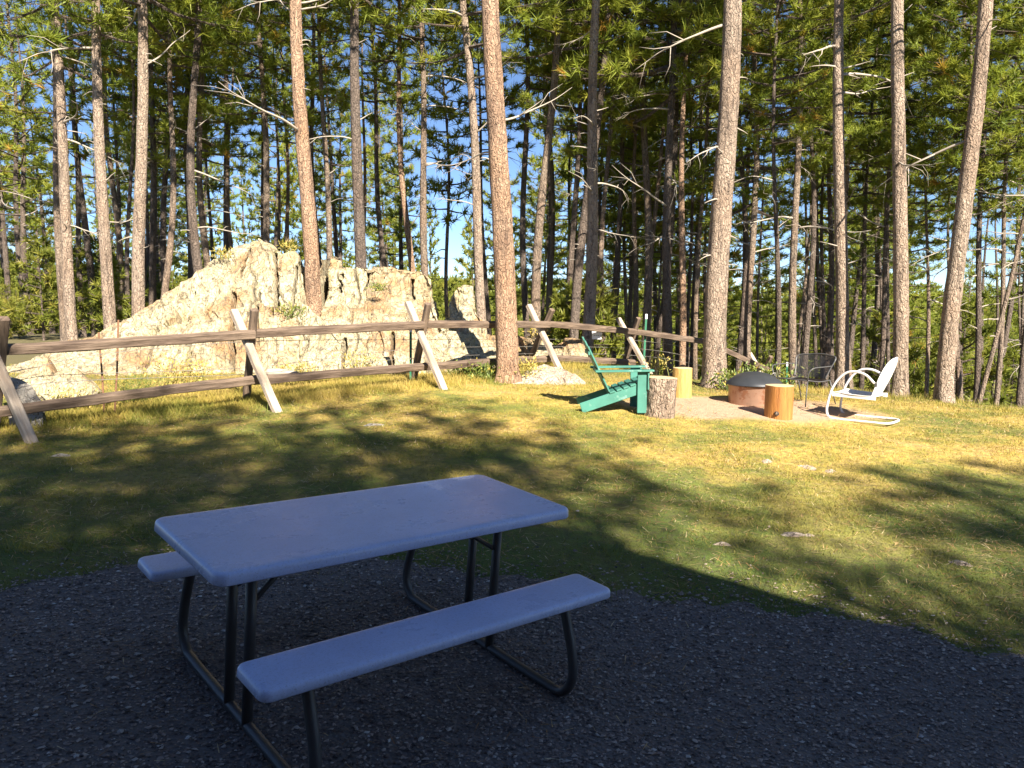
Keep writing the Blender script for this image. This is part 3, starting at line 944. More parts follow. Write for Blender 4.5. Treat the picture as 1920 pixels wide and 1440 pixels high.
# ------------------------------------------------------------------ buck-and-rail fence
fence = empty('rail_fence', hit(475, 745))
tag(fence, 'weathered wooden rail fence on crossed posts along the lawn', 'fence')
F0 = fence.location.copy()
def fpart(name, mat, a, b, w, h, jit=.004, n=6, roll=0.0):
    """a board whose own x axis runs along its length, so the grain follows it"""
    a, b = Vector(a) - F0, Vector(b) - F0
    d = b - a
    mb = MB().beam((0, 0, 0), (d.length, 0, 0), w, h, jitter=jit, n=n)
    o = mb.build(name, mat, fence, loc=a, rot=(d.to_track_quat('X', 'Z') @ Euler((roll, 0, 0)).to_quaternion()).to_euler())
    return o
bucks = [  # (front leg top, front leg foot, rear leg top, rear leg foot, depth)
    ((-60, 560), (57, 823), (8, 596), (-10, 800), 8.3),
    ((438, 582), (516, 763), (477, 580), (462, 748), 10.1),
    ((764, 567), (829, 723), (803, 569), (775, 712), 11.9),
    ((991, 572), (1046, 685), (1036, 580), (996, 668), 14.5),
    ((1159, 597), (1218, 700), (1198, 596), (1170, 684), 16.0),
    ((1405, 662), (1448, 735), (1446, 668), (1415, 735), 18.6)]
for (a, b, c_, d_, Y) in bucks:
    sc = 1.0
    A, B = at(*a, Y + .18), at(*b, Y - .38)
    C_, D_ = at(*c_, Y - .16), at(*d_, Y + .40)
    # feet go into the ground
    for q, tpt in ((B, A), (D_, C_)):
        gz = G(q.x, q.y) - .06
        if q.z > gz:
            dirv = (q - tpt).normalized()
            k = (gz - q.z) / min(dirv.z, -.2)
            q += dirv * k
    fpart('post', M['leg_wood'], A, B, .105, .085, .003)
    fpart('post', M['rail'], C_, D_, .095, .085, .003)  # rear leg turned from the sun; its shade is put in by darker wood
    m_ = (A + B + C_ + D_) / 4
rails_top = [((-70, 661), 8.15, (478, 627), 10.05), ((470, 625), 10.2, (795, 609), 11.85), ((790, 608), 12.0, (1030, 609), 14.45), ((1022, 607), 14.6, (1192, 622), 15.95), ((1186, 622), 16.1, (1330, 641), 17.2), ((1322, 640), 17.25, (1440, 693), 18.6)]
rails_bot = [((-70, 780), 8.2, (482, 711), 10.1), ((474, 713), 10.2, (800, 687), 11.9), ((796, 687), 12.05, (1036, 672), 14.5), ((1028, 670), 14.6, (1206, 681), 16.0)]
for (a, Ya, b, Yb) in rails_top:
    fpart('rail', M['rail'], at(*a, Ya), at(*b, Yb), .085, .112, .006, 15, roll=.35)
for (a, Ya, b, Yb) in rails_bot:
    fpart('rail', M['rail'], at(*a, Ya), at(*b, Yb), .085, .108, .006, 15, roll=.4)

# wire stock fence on green steel posts just behind the rails
wf = empty('wire_fence', hit(770, 720))
tag(wf, 'barbed wire fence on green steel posts just behind the wooden rails', 'fence')
W0 = wf.location.copy()
def post_t(top_, foot, Y):
    a, b = at(*top_, Y), at(*foot, Y)
    b.z = min(b.z, G(b.x, b.y) - .1)
    mb = MB()
    mb.beam(b - W0, a - W0, .04, .008, up=(0, 1, 0))
    mb.beam(b - W0 + Vector((0, .016, 0)), a - W0 + Vector((0, .016, 0)), .007, .03, up=(0, 1, 0))
    o = mb.build('steel_post', M['tpost'], wf)
    a2 = a - W0
    MB().beam(a2 - Vector((0, 0, .09)), a2 + Vector((0, 0, .012)), .044, .013, up=(0, 1, 0)).build('post_tip', M['signwhite'], o)
tp = [((770, 612), (770, 722), 12.25), ((1212, 590), (1206, 690), 16.4), ((1476, 680), (1476, 720), 19.5)]
for q in tp: post_t(*q)
wire_lines = [
    [((-60, 712), 8.6), ((60, 690), 8.9), ((190, 664), 9.3), ((480, 640), 10.4), ((770, 637), 12.2), ((1020, 636), 14.9), ((1210, 640), 16.4), ((1330, 662), 17.6), ((1470, 700), 19.4)],
    [((-60, 740), 8.6), ((60, 708), 8.9), ((190, 700), 9.3), ((480, 688), 10.4), ((770, 655), 12.2), ((1020, 650), 14.9), ((1210, 655), 16.4), ((1330, 676), 17.6)],
    [((-60, 752), 8.6), ((60, 722), 8.9), ((190, 712), 9.3), ((480, 700), 10.4), ((770, 672), 12.2), ((1020, 663), 14.9), ((1210, 668), 16.4), ((1330, 688), 17.6)]]
for wl in wire_lines:
    pts = curve_pts([at(*p_, Y) - W0 for p_, Y in wl], 12)
    mb = MB().tube(pts, .0035, 4)
    r_ = random.Random(4)
    for q in pts[::2]:
        q = Vector(q)
        d = Vector((r_.uniform(-1, 1), r_.uniform(-1, 1), r_.uniform(-1, 1))).normalized() * .022
        mb.tube([q - d, q + d], .0028, 3)
    mb.build('wire', M['wire'], wf)
def stake(top_, foot, Y, label):
    a, b = at(*top_, Y), at(*foot, Y)
    b.z = G(b.x, b.y) - .05
    L = (a - b).length
    mb = MB().tube([b - b, (a - b) * .5 + Vector((.008, 0, 0)), a - b], .011, 6)
    o = mb.build('rusty_stake', M['rustwire'], None, loc=b)
    tag(o, label, 'stake')
stake((185, 623), (193, 735), 9.35, 'short rusty metal stake behind the fence, left one of the pair')
stake((222, 600), (212, 737), 9.45, 'taller rusty metal stake behind the fence, right one of the pair')

# small white notice on the wire
sg = at(1119, 628, 15.6)
sign = empty('notice_sign', sg)
tag(sign, 'small white notice hanging under the top fence rail', 'sign')
MB().box((0, 0, 0), (.19, .012, .17)).build('board', M['signwhite'], sign)
for (x0, x1, z) in ((-.06, -.035, .045), (-.02, .015, .047), (-.065, -.04, -.01), (-.025, .0, -.012), (.012, .05, -.008)):
    MB().box(((x0 + x1) / 2, -.0085, z), (x1 - x0, .003, .012)).build('lettering', M['signink'], sign)
for (x, z) in ((-.075, .06), (.078, .062), (.076, -.005)):
    MB().box((x, -.0085, z), (.014, .003, .02)).build('fixing', M['signink'], sign)
MB().tube([(-.08, .0, .08), (-.06, 0, .2)], .003, 4).build('hanger', M['wire'], sign)
MB().tube([(.08, .0, .08), (.06, 0, .18)], .003, 4).build('hanger', M['wire'], sign)

# ------------------------------------------------------------------ green garden chair (faces +x)
gb = at(1196, 768, 10.2)
ac = empty('garden_chair', (gb.x, gb.y, G(gb.x, gb.y + .25)))
tag(ac, 'teal painted wooden slatted garden chair seen side-on beside the bark-covered stump', 'chair')
W2 = .27
for s_ in (-1, 1):
    y = s_ * W2
    # stringer: front high, rear on the ground
    MB().beam((.03, y, .33), (-.77, y, .055), .028, .135, n=3).build('side_rail', M['teal'], ac)
    MB().beam((.0, y - s_ * .0 + s_ * .033, 0), (.0, y + s_ * .033, .53), .12, .028, up=(0, 1, 0)).build('front_leg', M['teal'], ac)
    MB().beam((.075, y + s_ * .033, .3), (.075, y + s_ * .033, .53), .024, .09, up=(0, 1, 0)).build('arm_bracket', M['teal'], ac)
    MB().beam((.14, y + s_ * .045, .545), (-.60, y + s_ * .045, .535), .125, .024, n=3).build('armrest', M['teal'], ac)
sd = Vector((-.80, 0, -.275)).normalized()
for k in range(6):
    c_ = Vector((.06, 0, .405)) + sd * (.092 * k)
    nrm = Vector((-sd.z, 0, sd.x)) * -1
    rotm = Matrix((sd, Vector((0, 1, 0)), sd.cross(Vector((0, 1, 0))))).transposed()
    MB().box(c_ + Vector((0, 0, .012)), (.070, .60, .022), rotm).build('seat_slat', M['teal'], ac)
bd = Vector((-.36, 0, .75)).normalized()
for k in range(5):
    y = (k - 2) * .105
    L = .84 - .05 * abs(k - 2) ** 1.3
    a = Vector((-.375, y, .20))
    MB().beam(a, a + bd * L, .095, .02, up=(1, 0, .4)).build('back_slat', M['teal'], ac)
for q, ln in ((.36, .62), (.62, .5)):
    c_ = Vector((-.40, 0, .20)) + bd * q
    MB().beam(c_ + Vector((0, -ln / 2, 0)), c_ + Vector((0, ln / 2, 0)), .03, .05).build('back_rail', M['teal'], ac)

# ------------------------------------------------------------------ log stumps
def stump(px, py_top, py_base, w, Y, mat, label, seed, barky=False, tilt=0.0, knot=None):
    b = at(px, py_base, Y)
    b.z = G(b.x, Y) - .015
    h = (py_base - py_top) * Y / FPX * .97
    r0 = w * Y / FPX / 2
    e = empty('log_stump', b)
    e.rotation_euler = (0, tilt, 0)
    tag(e, label, 'stump')
    n, m_ = 40, 26
    a = np.arange(n) * 2 * math.pi / n
    V = []
    for i in range(m_):
        z = h * i / (m_ - 1)
        P = np.c_[np.cos(a), np.sin(a), np.full(n, z)]
        rr = r0 * (1 + .035 * np.sin(2 * a + seed) + .03 * np.sin(3 * a + seed * 2.1))
        if barky:
            rr = rr + .012 * fbm(np.c_[np.cos(a) * 6, np.sin(a) * 6, np.full(n, z * 6)] + seed, 3) + .012 * vnoise(np.c_[a * 4.4, np.full(n, z * 4), a * 0])
        else:
            rr = rr + .004 * fbm(np.c_[np.cos(a) * 3, np.sin(a) * 3, np.full(n, z * 3)] + seed, 2)
        V.append(np.c_[rr * np.cos(a), rr * np.sin(a), P[:, 2]])
    top_ring = V[-1].copy()
    V = np.concatenate(V)
    idx = np.arange(n * m_).reshape(m_, n)
    F = np.c_[idx[:-1].ravel(), np.roll(idx, -1, 1)[:-1].ravel(), np.roll(idx, -1, 1)[1:].ravel(), idx[1:].ravel()]
    if not barky:
        # grain material runs along local x: store the log lying on its side and stand it up
        V2 = np.c_[V[:, 2], V[:, 1], -V[:, 0]]
        o = link(bpy.data.objects.new('side', np_mesh('side', V2, F, [mat], True)), e)
        o.rotation_euler = (0, -math.pi / 2, 0)
    else:
        o = link(bpy.data.objects.new('bark', np_mesh('bark', V, F, [mat], True)), e)
    mb = MB()
    rings = [[tuple(p_ * np.array([s2, s2, 1]) + np.array([0, 0, dz])) for p_ in top_ring] for s2, dz in ((1.0, -.004), (.985, .004), (.6, .006), (.15, .006))]
    mb.loft(rings).build('cut_end', M['endgrain'], e)
    if knot:
        MB().lathe([(.002, .02), (.022, .016), (.028, 0), (.034, -.012)], 12).build('knot', M['bark_grey_shade'], e, loc=knot, rot=(R(90), 0, R(-12)))
    return e
stump(1235, 701, 779, 54, 9.95, M['bark_tan'], 'bark-covered log stump standing beside the teal chair', 1, True, R(2.5))
stump(1279, 688, 746, 34, 11.5, M['peeled_ye'], 'pale yellow peeled log stump behind the bark-covered one', 2)
stump(1460, 716, 781, 50, 10.1, M['peeled_or'], 'orange peeled log stump with a knot, in front of the fire pit', 3, knot=(-.075, -.155, .085))

# ------------------------------------------------------------------ fire pit
fb = at(1413, 756, 11.05)
fp = empty('fire_pit', (fb.x, fb.y, G(fb.x, fb.y) - .02))
tag(fp, 'round rusty steel fire ring under a dark domed lid', 'fire pit')
MB().lathe([(.345, 0), (.35, 0), (.352, .02), (.352, .27), (.356, .285), (.35, .29), (.343, .285), (.34, .02), (.34, 0)], 56).build('ring', M['rust'], fp, smooth=True)
MB().beam((.10, -.345, .0), (.10, -.345, .28), .03, .006, up=(0, 1, 0)).build('seam', M['rust'], fp)
MB().lathe([(.385, .285), (.392, .29), (.39, .30), (.36, .335), (.31, .375), (.25, .415), (.17, .445), (.09, .46), (.02, .463), (.0, .463)], 56).build('lid', M['lid'], fp, smooth=True)
MB().lathe([(.372, .29), (.395, .287), (.398, .296), (.388, .302)], 56).build('rim', M['lid'], fp, smooth=True)
MB().tube(curve_pts([(.20, -.12, .425), (.22, -.13, .455), (.26, -.11, .45), (.27, -.09, .405)], 5), .007, 6).build('handle', M['wire'], fp, smooth=True)

# ------------------------------------------------------------------ white shell-back metal chair (local +x is the way it faces)
wb = at(1618, 786, 10.25)
wc = empty('metal_lawn_chair', (wb.x, wb.y, G(wb.x, wb.y) + .0), rz=R(138))
tag(wc, 'white metal lawn chair with scalloped back and hooped arms beside the fire pit', 'chair')
hw = .255
side = [(-.20, .52), (-.10, .615), (.02, .655), (.14, .64), (.24, .56), (.31, .45), (.345, .36), (.375, .22), (.385, .12), (.36, .045), (.29, .02), (.10, .018), (-.15, .018), (-.30, .018)]
ctrl = [(x, hw, z) for x, z in side] + [(-.385, hw * .75, .018), (-.405, 0, .018), (-.385, -hw * .75, .018)] + [(x, -hw, z) for x, z in side[::-1]]
MB().tube(curve_pts(ctrl, 6), .0155, 10).build('tube_frame', M['white'], wc, smooth=True)
def sheet(name, fn, nu, nv, th, mat, parent):
    V = np.array([[fn(i / (nu - 1), j / (nv - 1)) for i in range(nu)] for j in range(nv)])
    du = np.gradient(V, axis=1); dv = np.gradient(V, axis=0)
    N = np.cross(du, dv); N /= np.linalg.norm(N, axis=2, keepdims=True) + 1e-9
    A = (V + N * th / 2).reshape(-1, 3); B = (V - N * th / 2).reshape(-1, 3)
    idx = np.arange(nu * nv).reshape(nv, nu)
    f1 = np.c_[idx[:-1, :-1].ravel(), idx[:-1, 1:].ravel(), idx[1:, 1:].ravel(), idx[1:, :-1].ravel()]
    n = nu * nv
    f2 = f1[:, ::-1] + n
    rim = np.concatenate([idx[0, :], idx[1:, -1], idx[-1, -2::-1], idx[-2:0:-1, 0]])
    r2 = np.roll(rim, -1)
    f3 = np.c_[r2, rim, rim + n, r2 + n]
    me = np_mesh(name, np.r_[A, B], np.r_[f1, f2, f3], [mat], True)
    return link(bpy.data.objects.new(name, me), parent)
def shell(u, v):
    # v up the back, u across; scalloped round top, slightly dished
    z0 = .33 + v * .50
    wmax = np.interp(v, [0, .15, .5, .75, .9, 1], [.17, .20, .245, .235, .17, .05])
    s2 = (u * 2 - 1)
    y = s2 * wmax
    x = -.19 - .19 * v + .05 * s2 * s2 * (1 - .3 * v) - .012 * math.cos(s2 * math.pi * 3.5) * min(1, v * 2)
    return (x, y, z0 + .02 * (1 - s2 * s2) * v)
sheet('backrest', shell, 29, 22, .006, M['white'], wc)
def seatfn(u, v):
    s2 = u * 2 - 1
    x = -.22 + .57 * v
    z = .345 + .03 * v - .03 * math.sin(v * math.pi) * (1 - .5 * s2 * s2) + .01 * s2 * s2 - .03 * max(0, v - .9) * 10 * .6
    return (x, s2 * (.235 + .015 * math.sin(v * math.pi)), z)
sheet('seat', seatfn, 21, 22, .006, M['white'], wc)
for s_ in (-1, 1):
    MB().beam((.33, s_ * .236, .34), (-.22, s_ * .236, .325), .008, .05, n=2).build('seat_flange', M['white'], wc)
    MB().box((-.215, s_ * .245, .50), (.03, .03, .05)).build('arm_bolt', M['blackwire'], wc)
    MB().tube([(.33, s_ * .232, .365), (.345, s_ * .275, .365)], .012, 8).build('seat_bolt', M['white'], wc)

# ------------------------------------------------------------------ black wire mesh chair
mbse = at(1504, 768, 11.3)
mc = empty('mesh_patio_chair', (mbse.x, mbse.y, G(mbse.x, mbse.y)), rz=R(-150))
mc.scale = (1.08, 1.08, .88)
tag(mc, 'black wire mesh patio chair standing behind the orange stump', 'chair')
def ribbon_mesh(name, fn, nu, nv, th, parent):
    V, F = [], []
    def strip(pts, wv):
        b = len(V)
        for p_ in pts:
            V.append(tuple(np.array(p_) - wv)); V.append(tuple(np.array(p_) + wv))
        for i in range(len(pts) - 1):
            F.append((b + 2 * i, b + 2 * i + 1, b + 2 * i + 3, b + 2 * i + 2))
    for i in range(nu + 1):
        strip([fn(i / nu, j / 8) for j in range(9)], np.array([.0, th / 2, 0]))
    for j in range(nv + 1):
        strip([fn(i / 10, j / nv) for i in range(11)], np.array([th / 2 * .3, 0, th / 2]))
    me = np_mesh(name, np.array(V), np.array(F), [M['blackwire']])
    return link(bpy.data.objects.new(name, me), parent)
def mback(u, v):
    s2 = u * 2 - 1
    return (-.22 - .12 * v + .10 * s2 * s2, s2 * (.25 + .06 * v), .42 + .34 * v + .03 * v * (1 - s2 * s2))
def mseat(u, v):
    s2 = u * 2 - 1
    return (-.2 + .46 * v, s2 * .25, .40 + .02 * v - .03 * math.sin(v * 3.14))
ribbon_mesh('backrest_mesh', mback, 34, 20, .0075, mc)
ribbon_mesh('seat_mesh', mseat, 28, 26, .0075, mc)
fr = [mback(0, 0), mback(0, .5), mback(0, 1), mback(.25, 1.02), mback(.5, 1.04), mback(.75, 1.02), mback(1, 1), mback(1, .5), mback(1, 0)]
MB().tube(curve_pts(fr, 5), .010, 8).build('back_frame', M['blackwire'], mc, smooth=True)
sf = [(-.2, -.26, .4), (.0, -.265, .385), (.24, -.26, .42), (.28, 0, .42), (.24, .26, .42), (.0, .265, .385), (-.2, .26, .4)]
MB().tube(curve_pts(sf, 5), .009, 8).build('seat_frame', M['blackwire'], mc, smooth=True)
for s_ in (-1, 1):
    MB().tube([(.23, s_ * .26, .42), (.27, s_ * .28, .2), (.29, s_ * .29, 0)], .009, 6).build('leg', M['blackwire'], mc, smooth=True)
    MB().tube([(-.2, s_ * .26, .4), (-.26, s_ * .27, .2), (-.31, s_ * .28, 0)], .009, 6).build('leg', M['blackwire'], mc, smooth=True)
    MB().tube(curve_pts([mback(0 if s_ < 0 else 1, .62), (.0, s_ * .33, .63), (.2, s_ * .33, .62), (.26, s_ * .30, .55), (.24, s_ * .265, .42)], 5), .009, 6).build('armrest', M['blackwire'], mc, smooth=True)

# log lying on the rocks behind the fence
lg = at(500, 698, 11.6)
lo_ = MB().tube(curve_pts([(0, 0, 0), (.15, .02, .0), (.3, .02, -.01), (.45, .0, -.03)], 4), [.05, .06, .058, .056, .06, .055, .05, .052, .05, .048, .046, .045, .044][:13], 10).build('driftwood_log', M['deadwood'], None, loc=lg, smooth=True)
tag(lo_, 'short bleached log lying behind the lower rail by the second crossed post', 'log')

# ------------------------------------------------------------------ pines
def unit(v): return v / (np.linalg.norm(v, axis=-1, keepdims=True) + 1e-9)

def crown_mesh(name, seed, H, Rr, n_br, tpb, nn, nlen, nwid, mats, droop=0.0, twigs=True, sparse_low=.35):
    """limbs with tufts of long needles spread through the crown's volume; local z=0 is the crown base"""
    r_ = np.random.default_rng(seed)
    mb = MB()
    tc, ta = [], []
    for i in range(n_br):
        t_ = min(.995, (i + r_.random()) / n_br)
        z0 = t_ * H
        prof = np.interp(t_, [0, .15, .4, .75, 1], [.75, 1.0, .95, .6, .14])
        L = Rr * prof * r_.uniform(.5, 1.12)
        az = i * 2.39996 + r_.uniform(-.5, .5)
        sl = -.18 + .75 * t_ + r_.uniform(-.15, .15) - droop
        d = np.array([math.cos(az), math.sin(az), sl]); d /= np.linalg.norm(d)
        sidev = np.array([-math.sin(az), math.cos(az), 0])
        cv = r_.uniform(.05, .3)
        bend = r_.uniform(-.15, .15)
        pt = lambda u: np.array([0, 0, z0]) + d * L * u + np.array([0, 0, 1]) * cv * L * u * u + sidev * bend * L * u * u
        if twigs:
            mb.tube([pt(u) for u in (0, .35, .7, 1)], [.012 + .014 * L, .009 + .009 * L, .012, .005], 4, cap=False)
        k = max(2, int(tpb * L / Rr * (.55 if t_ < .12 and r_.random() < sparse_low else 1)))
        for q in range(k):
            u = 1 - .72 * r_.random() ** 1.4 if q else 1.0
            sp = (1.05 - u * .55) * L * .42
            off = sidev * r_.uniform(-1, 1) * sp + np.array([0, 0, 1]) * r_.uniform(-.12, .3) * sp
            b0 = pt(max(0, u - .18)); c = pt(u) + off
            tc.append(c)
            ax = unit(c - b0) * .8 + np.array([0, 0, .45])
            ta.append(unit(ax))
            if twigs and r_.random() < .8:
                mb.tube([b0, (b0 + c) / 2 + np.array([0, 0, -.02]), c], [.008, .006, .004], 3, cap=False)
    tc, ta = np.array(tc), np.array(ta)
    T = len(tc)
    size = r_.uniform(.7, 1.25, T)
    tone = np.clip(r_.normal(.45, .22, T), 0, .93)
    tone = np.where(r_.random(T) < .045, r_.uniform(.94, 1, T), tone)
    base = tc[:, None] + ta[:, None] * r_.uniform(-.55, .15, (T, nn, 1)) * nlen * size[:, None, None]
    dirs = unit(ta[:, None] * .55 + r_.normal(0, .62, (T, nn, 3)))
    ln = nlen * size[:, None, None] * r_.uniform(.65, 1.15, (T, nn, 1))
    tip = base + dirs * ln
    w = unit(np.cross(dirs, r_.normal(0, 1, (T, nn, 3)))) * nwid
    V = np.stack([base + w, tip, base - w], 2).reshape(-1, 3)
    F = np.arange(len(V)).reshape(-1, 3)
    tf = np.repeat(tone, nn)
    mi = np.zeros(len(F), int)
    if twigs:
        bv = np.array(mb.v); bf = np.array([f_ for f_ in mb.f if len(f_) == 4])
        bf = np.r_[bf[:, [0, 1, 2]], bf[:, [0, 2, 3]]]
        F = np.r_[F, bf + len(V)]
        V = np.r_[V, bv]
        tf = np.r_[tf, np.zeros(len(bf))]
        mi = np.r_[mi, np.ones(len(bf), int)]
    return np_mesh(name, V, F, mats, False, attr={'tuft': tf}, midx=mi)

NEAR = [crown_mesh('crown', 100 + i, h, w, nb, 15, 34, .23, .0105, [M['needle'], M['bark_grey_shade']], droop=dr)
        for i, (h, w, nb, dr) in enumerate([(9, 2.1, 58, .05), (8, 1.9, 52, .12), (10, 2.3, 62, .0), (8.5, 1.7, 54, .15), (9.5, 2.0, 60, .08), (7.5, 2.2, 50, .1)])]
MID = [crown_mesh('crown', 200 + i, h, w, nb, 12, 20, .27, .019, [M['needle'], M['bark_grey_shade']])
       for i, (h, w, nb) in enumerate([(8, 1.7, 50), (9, 1.9, 52), (7, 1.6, 46), (10, 1.8, 56)])]
FAR = [crown_mesh('crown', 300 + i, h, w, nb, 10, 10, .38, .05, [M['needle_far']], twigs=False)
       for i, (h, w, nb) in enumerate([(7.5, 1.9, 44), (8.5, 2.1, 46), (6.5, 1.8, 40), (9.5, 2.0, 48)])]

def branch_mesh(seed, L, up, mat):
    r_ = np.random.default_rng(seed)
    mb = MB()
    pts = [np.array([0, 0, 0.0])]
    d = np.array([1, 0, up])
    n = 7
    turn = r_.uniform(-.25, .25); lift = r_.uniform(-.22, .18)
    for i in range(n):
        d = d + np.array([0, turn * .4 + r_.normal(0, .12), lift * .5 + r_.normal(0, .10)])
        d = d / np.linalg.norm(d)
        pts.append(pts[-1] + d * L / n)
    rad = np.linspace(.012 + .008 * L, .003, n + 1)
    mb.tube(curve_pts(pts, 2), np.interp(np.linspace(0, 1, 2 * n + 1), np.linspace(0, 1, n + 1), rad), 6)
    for k in range(r_.integers(3, 9) if L > .7 else r_.integers(0, 2)):
        i = r_.integers(2, n)
        dd_ = unit(pts[i] - pts[i - 1])
        dd_ = unit(dd_ + r_.normal(0, .7, 3))
        l2 = L * r_.uniform(.15, .4)
        p1 = pts[i] + dd_ * l2 * .5 + r_.normal(0, .04, 3); p2 = pts[i] + dd_ * l2 + r_.normal(0, .06, 3)
        mb.tube([pts[i], p1, p2], [rad[i] * .65, rad[i] * .45, .0015], 4)
    me = bpy.data.meshes.new('dead_branch')
    me.from_pydata([tuple(map(float, v)) for v in mb.v], [], mb.f)
    me.polygons.foreach_set('use_smooth', np.full(len(me.polygons), True))
    me.materials.append(mat)
    me.update()
    return me
BR_LONG = [branch_mesh(400 + i, l, u, M['deadwood']) for i, (l, u) in enumerate([(1.5, .25), (1.2, -.1), (1.8, .1), (1.0, .5), (1.4, .0), (2.0, .2), (1.1, .35), (1.6, -.15)])]
BR_SHORT = [branch_mesh(450 + i, l, u, M['deadwood']) for i, (l, u) in enumerate([(.22, .3), (.3, .1), (.16, .5), (.4, .2), (.28, .6)])]

def trunk_mesh(r0, pathfn, H, seg, rings, seed, mat, flare=.45, rough=.03):
    """tapered trunk along pathfn(z)"""
    zz = H * (np.linspace(0, 1, rings) ** 1.25)
    a = np.arange(seg) * 2 * math.pi / seg
    V = []
    for z in zz:
        c = pathfn(z)
        r_ = r0 * (1 - .92 * (z / H) ** 1.15) * (1 + flare * math.exp(-z / .16))
        nz = vnoise(np.c_[np.cos(a) * 2.5 + seed, np.sin(a) * 2.5, np.full(seg, z * 2.2)])
        nf = vnoise(np.c_[np.cos(a) * 1.7 + seed, np.sin(a) * 1.7, np.full(seg, 3.0)]) * math.exp(-z / .22) * .3
        nk = vnoise(np.c_[np.cos(a) * 7 + seed, np.sin(a) * 7, np.full(seg, z * 7)])
        rr = r_ * (1 + nz * rough * 1.4 + nf + nk * rough)
        V.append(np.c_[c[0] + rr * np.cos(a), c[1] + rr * np.sin(a), np.full(seg, z)])
    V = np.concatenate(V)
    idx = np.arange(seg * rings).reshape(rings, seg)
    F = np.c_[idx[:-1].ravel(), np.roll(idx, -1, 1)[:-1].ravel(), np.roll(idx, -1, 1)[1:].ravel(), idx[1:].ravel()]
    return np_mesh('trunk', V, F, [mat], True)

def attach(name, me, parent, loc, rot=(0, 0, 0), scl=(1, 1, 1)):
    o = bpy.data.objects.new(name, me)
    o.location = loc; o.rotation_euler = rot; o.scale = scl
    return link(o, parent)

TREES = []
def pine(xb, yb, xt, yt, w, Y, tone, label=None, group=None, hero=False, crown_h=None, dead=None, base_on_rock=False, H=None, cs=None, longp=None):
    A, B = at(xb, yb, Y), at(xt, yt, Y)
    D = (B - A); D = D / D.z                       # per metre of height
    gz = G(A.x, Y)
    if base_on_rock: base = A - D * .25
    else: base = A + D * (gz - .08 - A.z)
    rd = random.Random(int(xb * 7 + Y * 31))
    r0 = w * Y / FPX / 2 * .93
    H = H or rd.uniform(14.5, 18.5) * (1 if r0 > .09 else .8)
    ph, am = rd.uniform(0, 6.28), rd.uniform(.02, .06) * (1 if hero else 1.8)
    hx = lambda z: D.x * z if z < 9 else D.x * (9 + (z - 9) * .4)
    pf = lambda z: (hx(z) + am * math.sin(z * .75 + ph) - am * math.sin(ph), am * math.sin(z * .6 + ph * 2) - am * math.sin(ph * 2))
    e = empty('pine_tree', base)
    mat = M[('bark_tan' if hero else 'bark_mid', 'bark_red', 'bark_grey_shade')[tone]]
    seg, rings = (22, 90) if hero else (12, 44)
    attach('trunk', trunk_mesh(r0, pf, H, seg, rings, xb % 50, mat, flare=.5 if hero else .3, rough=.045), e, (0, 0, 0))
    ch = crown_h if crown_h is not None else rd.uniform(4.6, 7.2)
    lib = NEAR if Y < 24 else MID
    cm = lib[rd.randrange(len(lib))]
    Hc = H - ch
    s_ = (cs or rd.uniform(.95, 1.3)) * (1 if r0 > .09 else .8)
    c0 = pf(ch); c1 = pf(H)
    tilt = (math.atan2(-(c1[1] - c0[1]), Hc), math.atan2(c1[0] - c0[0], Hc), 0)
    rz = rd.uniform(0, 6.28)
    hh = {id(m): h for m, h in zip(NEAR, (9, 8, 10, 8.5, 9.5, 7.5))}
    hh.update({id(m): h for m, h in zip(MID, (8, 9, 7, 10))})
    o = attach('crown', cm, e, (c0[0], c0[1], ch), (0, 0, rz), (s_, s_, Hc / hh[id(cm)]))
    nd = dead if dead is not None else (rd.randrange(14, 20) if hero else rd.randrange(7, 13))
    for k in range(nd):
        z = rd.uniform(2.0, min(ch + 1.0, 8.5))
        long_ = rd.random() < (longp or (.45 if hero else .55)) and z > 2.8
        me = rd.choice(BR_LONG if long_ else BR_SHORT)
        c = pf(z)
        s2 = rd.uniform(.6, 1.15) * (1 if r0 > .1 else .75)
        # mostly out to the sides
        az = rd.choice((0, math.pi)) + rd.gauss(0, .8)
        rr = r0 * (1 - .92 * (z / H) ** 1.15) * .8
        attach('dead_branch', me, e, (c[0] + rr * math.cos(az), c[1] + rr * math.sin(az), z), (rd.uniform(-.4, .4), 0, az), (s2, s2, s2))
    tag(e, label or 'slim pine', 'pine tree', group or 'pine trees behind the lawn')
    TREES.append(e)
    return e

GP = 'pine trees behind the lawn'
# hero trunks: pixel of the foot, pixel of a point higher up, width in pixels, depth, bark
pine(952, 716, 922, 0, 45, 12.9, 1, 'thick reddish pine in front of the fence, with small dead branches', hero=True, crown_h=11, cs=.65, dead=15)
pine(1339, 727, 1364, 0, 46, 13.0, 0, 'thick sunlit pine between fire pit and yellow stump, studded with branch stubs', hero=True, crown_h=11, cs=.65, dead=26, longp=.22)
pine(588, 592, 567, 0, 31, 14.3, 1, 'straight pine growing out of the notch in the rock outcrop', hero=True, crown_h=6.4, dead=10, base_on_rock=True)
pine(1099, 668, 1120, 0, 25, 16.9, 0, 'pale straight pine rising behind the white notice and green chair', hero=True, crown_h=10.5, cs=.65, dead=14)
pine(1578, 724, 1576, 0, 27, 13.6, 0, 'upright pine directly behind the black mesh chair', hero=True, crown_h=10.5, cs=.65, dead=9)
pine(1688, 748, 1685, 0, 30, 12.6, 0, 'upright pine directly behind the white metal chair', hero=True, crown_h=10, cs=.65, dead=8)
pine(1768, 756, 1836, 0, 34, 12.1, 0, 'stout pine leaning right at the crest, right of the white chair', hero=True, crown_h=6.8, dead=9)
pine(677, 500, 667, 0, 24, 16.5, 2, 'dark shaded pine behind the middle of the flat-topped rock wall', hero=True, crown_h=7.0, dead=5)
